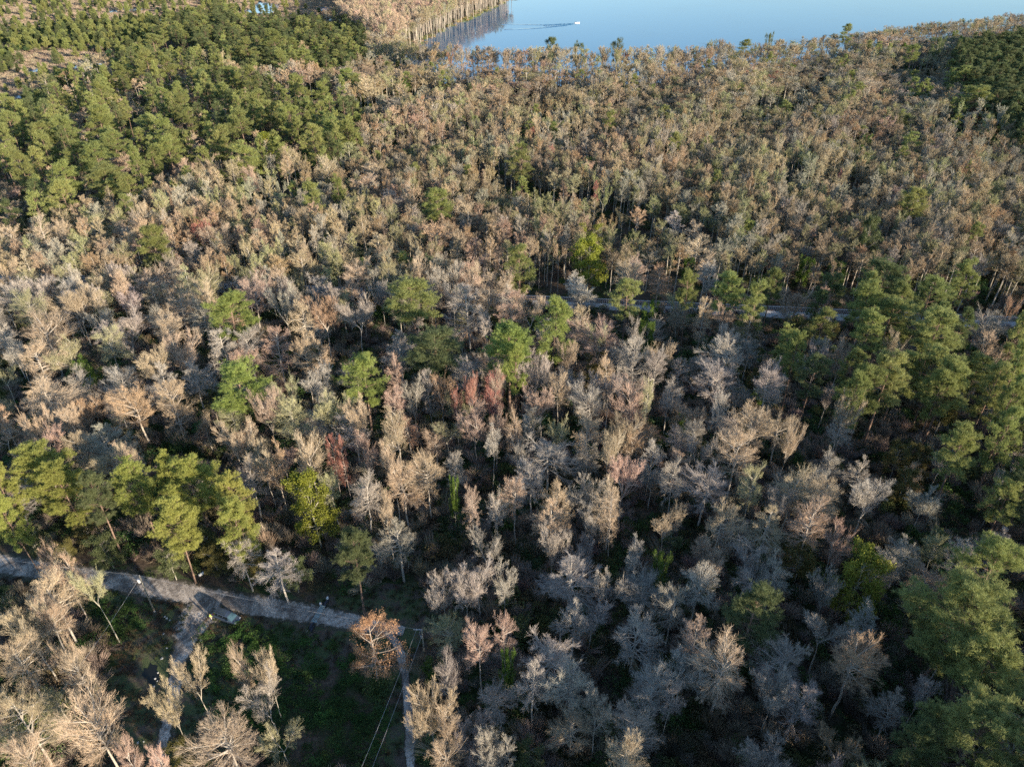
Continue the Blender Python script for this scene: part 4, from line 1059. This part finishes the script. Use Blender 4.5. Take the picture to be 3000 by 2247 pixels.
# people
M_SKIN = plain('skin', (0.45, 0.28, 0.2), 0.5, 0, .05); M_HIVIS = plain('lime_jacket', (0.45, 0.75, 0.08), 0.7, 0, .08); M_KHAKI = plain('pale_trousers', (0.5, 0.47, 0.4), 0.8)
M_HAIR = plain('dark_hair', (0.03, 0.02, 0.015), 0.7); M_DARK = plain('dark_cloth', (0.03, 0.035, 0.05), 0.8)
def skin_mesh(name, nodes, edges, mats, sub=1, root=0):
    me = bpy.data.meshes.new(name); me.from_pydata([n_[0] for n_ in nodes], edges, [])
    o = bpy.data.objects.new(name, me); COL.objects.link(o)
    sm = o.modifiers.new('skin', 'SKIN'); sm.use_smooth_shade = True
    for v_, n_ in zip(me.skin_vertices[0].data, nodes):
        v_.radius = (n_[1], n_[1]) if not isinstance(n_[1], tuple) else n_[1]
    me.skin_vertices[0].data[root].use_root = True
    ss_ = o.modifiers.new('sub', 'SUBSURF'); ss_.levels = sub; ss_.render_levels = sub
    me.materials.append(mats)
    return o
def hand(nodes, edges, wrist, d, side):
    """palm + five fingers continuing from node index wrist, pointing along d"""
    w = Vector(nodes[wrist][0]); d = Vector(d).normalized(); acr = d.cross(Vector((0, 0, 1))); acr = acr.normalized() if acr.length > .1 else Vector((0, 1, 0))
    nodes.append((tuple(w + d * .08), (.038, .018))); p_ = len(nodes) - 1; edges.append((wrist, p_))
    for k_, (l_, off) in enumerate(((.075, -.03), (.085, -.01), (.08, .01), (.06, .03))):
        b_ = w + d * .095 + acr * off; nodes.append((tuple(b_), .009)); nodes.append((tuple(b_ + d * l_ * .5 - Vector((0, 0, .004))), .009)); nodes.append((tuple(b_ + d * l_ - Vector((0, 0, .015))), .007))
        i_ = len(nodes); edges += [(p_, i_ - 3), (i_ - 3, i_ - 2), (i_ - 2, i_ - 1)]
    b_ = w + d * .04 + acr * side * .04; nodes.append((tuple(b_), .011)); nodes.append((tuple(b_ + d * .045 + acr * side * .02), .009)); i_ = len(nodes); edges += [(wrist, i_ - 2), (i_ - 2, i_ - 1)]
def person(loc, rz, label, top, legs, sit=False):
    e = empty('person', loc, rz); tag(e, label, 'person')
    hz = .52 if sit else .92
    kn = [(.42, .52), (.42, .12)] if sit else [(.03, .50), (-.02, .09)]
    nodes = [((0, 0, hz), (.14, .10)), ((0, 0, hz + .22), (.13, .09)), ((0, 0, hz + .42), (.17, .10)), ((0, 0, hz + .52), (.10, .08)), ((0, 0, hz + .58), .05), ((.01, 0, hz + .66), (.07, .085)), ((.015, 0, hz + .75), (.075, .09)), ((0, 0, hz + .82), (.05, .06))]
    edges = [(i_, i_ + 1) for i_ in range(7)]
    nodes.append(((.10, 0, hz + .70), .014)); edges.append((6, 8))                      # nose
    for s_ in (-1, 1):
        nodes.append(((0, s_ * .085, hz + .70), .014)); edges.append((6, len(nodes) - 1)) # ears
        b0 = len(nodes); nodes += [((0, s_ * .20, hz + .50), .055), ((.05, s_ * .26, hz + .24), .042), ((.24, s_ * .22, hz + .12), .03)]
        edges += [(3, b0), (b0, b0 + 1), (b0 + 1, b0 + 2)]; hand(nodes, edges, b0 + 2, (1, 0, -.25), -s_)
        b0 = len(nodes); nodes += [((0, s_ * .10, hz - .06), .085), ((kn[0][0], s_ * .11, kn[0][1]), .06), ((kn[1][0], s_ * .11, kn[1][1]), .04), ((kn[1][0] + .16, s_ * .12, .04), .035)]
        edges += [(0, b0), (b0, b0 + 1), (b0 + 1, b0 + 2), (b0 + 2, b0 + 3)]
    o = skin_mesh('body', nodes, edges, M_SKIN, 2); o.parent = e
    n2 = [((0, 0, hz + .02), (.155, .115)), ((0, 0, hz + .22), (.15, .105)), ((0, 0, hz + .42), (.185, .115)), ((0, 0, hz + .53), (.10, .085))]; e2 = [(0, 1), (1, 2), (2, 3)]
    for s_ in (-1, 1):
        b0 = len(n2); n2 += [((0, s_ * .20, hz + .50), .068), ((.05, s_ * .26, hz + .24), .055), ((.22, s_ * .225, hz + .135), .042)]; e2 += [(3, b0), (b0, b0 + 1), (b0 + 1, b0 + 2)]
    o = skin_mesh('jacket', n2, e2, top, 1); o.parent = e
    n3 = [((0, 0, hz - .01), (.15, .11))]; e3 = []
    for s_ in (-1, 1):
        b0 = len(n3); n3 += [((0, s_ * .10, hz - .07), .098), ((kn[0][0], s_ * .11, kn[0][1]), .072), ((kn[1][0], s_ * .11, kn[1][1] + .03), .055)]; e3 += [(0, b0), (b0, b0 + 1), (b0 + 1, b0 + 2)]
    o = skin_mesh('trousers', n3, e3, legs, 1); o.parent = e
    h_ = MB()
    R_ = [[(math.cos(a_) * r_ - .01, math.sin(a_) * r_ * .9, hz + z_) for a_ in np.arange(10) * .6283] for z_, r_ in ((.76, .10), (.82, .095), (.86, .06), (.875, .01))]
    h_.loft(R_).build('hair', M_HAIR, e, smooth=True)
    return e
q = gp(620, 1816)
person((q[0], q[1], 0.06), 0.9, 'person in lime-yellow jacket and pale trousers standing behind the parked minivan', M_HIVIS, M_KHAKI)

# utility poles
def utility_pole(base_px, top_py, label, transformer, arm):
    x, y = gp(*base_px); h = height_at(x, y, top_py)
    e = empty('utility_pole', (x, y, 0)); tag(e, label, 'utility pole', 'wooden utility poles along the dirt road')
    MB().tube([(0, 0, 0), (0, 0, h * .5), (0, 0, h)], .17, .11, n=12).build('pole', M_WOOD, e, smooth=True)
    MB().tube([(0, 0, h), (0, 0, h + .10)], .06, .03, n=8).build('top_insulator', M_WHITE, e)
    if transformer:
        t_ = MB().tube([(-.42, -.1, h - 1.75), (-.42, -.1, h - .95)], .24, .24, n=16).build('transformer', M_WHITE, e, .02)
        MB().tube([(-.36, -.1, h - .94), (-.36, -.1, h - .72)], .05, .03, n=8).build('bushing', M_BLACK, t_)
        MB().box((-.16, -.05, h - 1.3), (.18, .08, .5)).build('bracket', M_STEEL, e)
    if arm:
        a_ = MB().box((-.62, 0, h - .12), (1.5, .10, .12)).build('crossarm', M_STEEL, e)
        for k_ in (-1.3, -.9, -.45): MB().tube([(k_, 0, h - .05), (k_, 0, h + .14)], .05, .03, n=8).build('insulator', M_WHITE, a_)
        MB().tube([(-.12, 0, h - 1.9), (-.45, -.05, h - 1.2), (-.30, 0, h - .4)], .06, .05, n=6).build('brace', M_STEEL, e)
        MB().box((-.2, -.05, h - 2.1), (.3, .2, .55)).build('switch_box', M_STEEL, e, .03)
    return x, y, h
p1 = utility_pole((452, 1790), 1686, 'wooden utility pole with a white transformer can between road and clearing', True, False)
p3 = utility_pole((1245, 1930), 1843, 'grey utility pole with a short crossarm beside the rust-brown cypress', False, True)
def cable(a, b_, sag, label, r=.018):
    a, b_ = np.array(a, float), np.array(b_, float); n_ = 24; P_ = []
    for i_ in range(n_ + 1):
        t_ = i_ / n_; q_ = a + (b_ - a) * t_; q_[2] -= sag * 4 * t_ * (1 - t_); P_.append(q_ - a)
    o = MB().tube(P_, r, n=5, cap=False).build('power_line', M_CABLE); o.location = a
    tag(o, label, 'cable', 'cables strung from the utility poles')
l0 = gp(-500, 1560, 9.5)
cable((p1[0], p1[1], p1[2] + .08), (l0[0], l0[1], 9.5), .8, 'thin cable running from the transformer pole over the road towards the left edge')
cable((p1[0], p1[1], p1[2] + .08), (p3[0] - .2, p3[1], p3[2] - .1), .9, 'long thin cable above the dirt road between the two utility poles')
l1 = gp(40, 2200, 6)
cable((p1[0] - .4, p1[1] - .1, p1[2] - 1.0), (l1[0], l1[1], 6), .9, 'service cable dropping from the white transformer towards the vine-clad trees')
for dx_, nm_ in ((-60, 'upper of two cables running from the crossarm pole down the side track'), (0, 'lower of two cables running from the crossarm pole down the side track')):
    q = gp(1030 + dx_ * .6, 2400, 8.0)
    cable((p3[0] + (-.9 if dx_ else -.1), p3[1], p3[2] - (.1 if dx_ else 1.7)), (q[0], q[1], 8.0), .6, nm_, .022)

# pale frame of bars across the road
b0_, b1_ = gp(905, 1850, .5), gp(962, 1750, .5)
md = (b0_ + b1_) / 2; ln = float(np.linalg.norm(b1_ - b0_)); e = empty('bar_frame', (md[0], md[1], .06), math.atan2(*(b1_ - b0_)[::-1]))
tag(e, 'pale frame of parallel bars across the dirt road, dark bundles at its ends', 'frame')
M_PALE = plain('pale_blue_grey_metal', (0.33, 0.45, 0.48), 0.5, .3, .15)
for k_, y_ in enumerate((-.42, -.14, .14, .42)):
    MB().tube([(-ln * .24, y_, .75), (ln * .22, y_ * .85, .8)], .055, n=8).build('bar', M_PALE, e)
for x_ in (-ln * .24, -ln * .08, ln * .08, ln * .22): MB().box((x_, 0, .66), (.10, 1.0, .08)).build('cross_bar', M_PALE, e)
for x_ in (-ln * .2, ln * .18):
    for y_ in (-.4, .4): MB().tube([(x_, y_, 0), (x_, y_, .66)], .05, n=6).build('leg', M_PALE, e)
M_BUN = plain('dark_bundle', (0.03, 0.035, 0.05), .9)
for x_, y_, s_ in ((-ln * .33, .1, 1.0), (-ln * .40, -.35, .8), (ln * .34, -.2, 1.1), (ln * .29, .3, .6)):
    MB().tube([(x_ - s_ * .8, y_, .35), (x_, y_ + .1, .6), (x_ + s_ * .8, y_ - .1, .4)], .30 * s_, .2 * s_, n=9).build('bundle', M_BUN, e, .05, True)
MB().tube([(-ln * .34, .2, .3), (-ln * .5, .55, .15)], .06, n=6).build('prop', M_WOOD, e)
MB().box((ln * .25, .62, .85), (.35, .3, .45)).build('box', M_WHITE, e, .03); MB().box((ln * .44, -.1, .85), (.45, .3, .5)).build('box', M_WHITE, e, .03)

# pale stones along the track, a pale drum by the road
M_STONE = plain('pale_stone', (0.42, 0.41, 0.38), .85, 0, .2, 4)
def rock(seed, s_):
    g = np.random.default_rng(seed); import bmesh
    bm = bmesh.new(); bmesh.ops.create_icosphere(bm, subdivisions=2, radius=s_)
    for v_ in bm.verts:
        v_.co *= 1 + .25 * g.normal() * .6; v_.co.z *= .6
    me = bpy.data.meshes.new('stone'); bm.to_mesh(me); bm.free(); me.materials.append(M_STONE); return me
rocks = [rock(i, .28) for i in range(5)]
ST = [(1040, 650), (1068, 680), (1082, 690), (1100, 702), (1060, 790), (1078, 850), (1082, 882), (1050, 950), (1024, 1042), (1006, 1080), (1020, 1096), (1000, 1130), (1302, 832), (1440, 846), (895, 1495), (932, 1488), (1004, 645)]
for i, (tx, ty) in enumerate(ST):
    q = gp(tx / 2.212, 1500 + ty / 2.212)
    o = bpy.data.objects.new('pale_stone', rocks[i % 5]); COL.objects.link(o); o.location = (q[0], q[1], .10); o.rotation_euler.z = i; k_ = 0.5 + .4 * ((i * 7) % 5) / 4; o.scale = (k_, k_ * .8, k_)
    lab_ = f'pale stone, {ordinal(i)} in the line running from the transformer pole down past the pond' if i < 12 else ['pale stone alone in the green grass right of the track', 'small pale stone at the edge of the green thicket', 'pale stone low down near the bottom-edge trees, the nearer one', 'pale stone low down near the bottom-edge trees, the farther one', 'pale stone at the very foot of the transformer pole'][i - 12]
    tag(o, lab_, 'stone', 'pale stones strewn along the track')
q = gp(1307 / 2.212, 1500 + 408 / 2.212)
MB().tube([(-.55, 0, .32), (.55, 0, .32)], .30, n=16).build('drum', M_WHITE, None, .03); o = bpy.context.scene.objects['drum']; o.location = (q[0], q[1], 0); o.rotation_euler.z = .9
tag(o, 'small white drum lying on the leaf litter beyond the dirt road', 'drum')

# motor boat and its wake
q = gp(1691, 69); e = empty('motor_boat', (q[0], q[1], .06), R(8)); tag(e, 'small white open motor boat crossing the lake with a wake behind it', 'boat'); e.scale = (.85, .8, .8)
def ring(x_, w_, zt_, zb_): return [(x_, -w_, zt_), (x_, -w_ * .75, zb_), (x_, w_ * .75, zb_), (x_, w_, zt_), (x_, w_ * .85, zt_), (x_, w_ * .65, zb_ + .15), (x_, -w_ * .65, zb_ + .15), (x_, -w_ * .85, zt_)]
MB().loft([ring(-2.7, .95, .75, -.15), ring(-1, 1.05, .75, -.2), ring(.8, 1.0, .85, -.2), ring(2.2, .55, 1.0, -.05), ring(2.9, .08, 1.1, .3)]).build('hull', M_WHITE, e)
MB().box((.2, 0, .75), (.6, .7, .9), 0, .8).build('console', M_WHITE, e, .05)
MB().box((-2.95, 0, .75), (.45, .4, .65)).build('outboard_motor', M_BLACK, e, .06)
MB().box((-1.3, 0, .5), (.4, 1.5, .35)).build('seat', M_WHITE, e, .04)
c8, s8 = math.cos(R(8)), math.sin(R(8))
person((q[0] - 1.5 * c8, q[1] - 1.5 * s8, .22), R(8), 'person in dark clothes sitting in the stern of the white boat', M_DARK, M_DARK, True)
def wake(pts, w, h, name):
    V, Q = [], []
    P_ = [gp(a_, b_) for a_, b_ in pts]; g = np.random.default_rng(3)
    pl = []
    for a_, b_ in zip(P_[:-1], P_[1:]):
        k_ = max(2, int(np.linalg.norm(b_ - a_) / 1.5))
        pl += [a_ + (b_ - a_) * i_ / k_ for i_ in range(k_)]
    n_ = len(pl)
    for i_, p_ in enumerate(pl):
        hh = h * (1 - .75 * i_ / n_) * (0.45 + .8 * g.random()); ww = w * (.5 + .9 * i_ / n_) * (.7 + .5 * g.random()); p_ = p_ + g.normal(0, .2, 2)
        for k_, (dy, z_) in enumerate(((-ww, .05), (-ww * .3, .06 + hh * .6), (0, .06 + hh), (ww * .5, .06 + hh * .3), (ww, .05))): V.append((p_[0], p_[1] + dy, z_))
    for i_ in range(n_ - 1):
        for k_ in range(4): Q.append([i_ * 5 + k_, (i_ + 1) * 5 + k_, (i_ + 1) * 5 + k_ + 1, i_ * 5 + k_ + 1])
    return np.array(V), np.array(Q)
w_all = [wake([(1680, 71), (1592, 74.5), (1508, 73.5), (1463, 72)], 2.6, .5, ''), wake([(1680, 72), (1631, 79), (1581, 84), (1517, 87.5), (1472, 89)], 2.6, .5, '')]
for k_ in range(9):
    x_ = 1592 + k_ * 7; w_all.append(wake([(x_, 75 + k_ * .1), (x_ + 14, 83 - k_ * .6)], 1.2, .3, ''))
me = mesh_np('wake', *join(w_all), [M_WATER], smooth=True); o = link('wake', me); o['kind'] = 'stuff'; tag(o, 'dark ripples spreading behind the white boat', 'wake')
print('TREES', len(TREES), 'things', len(things), 'rest', len(rest))
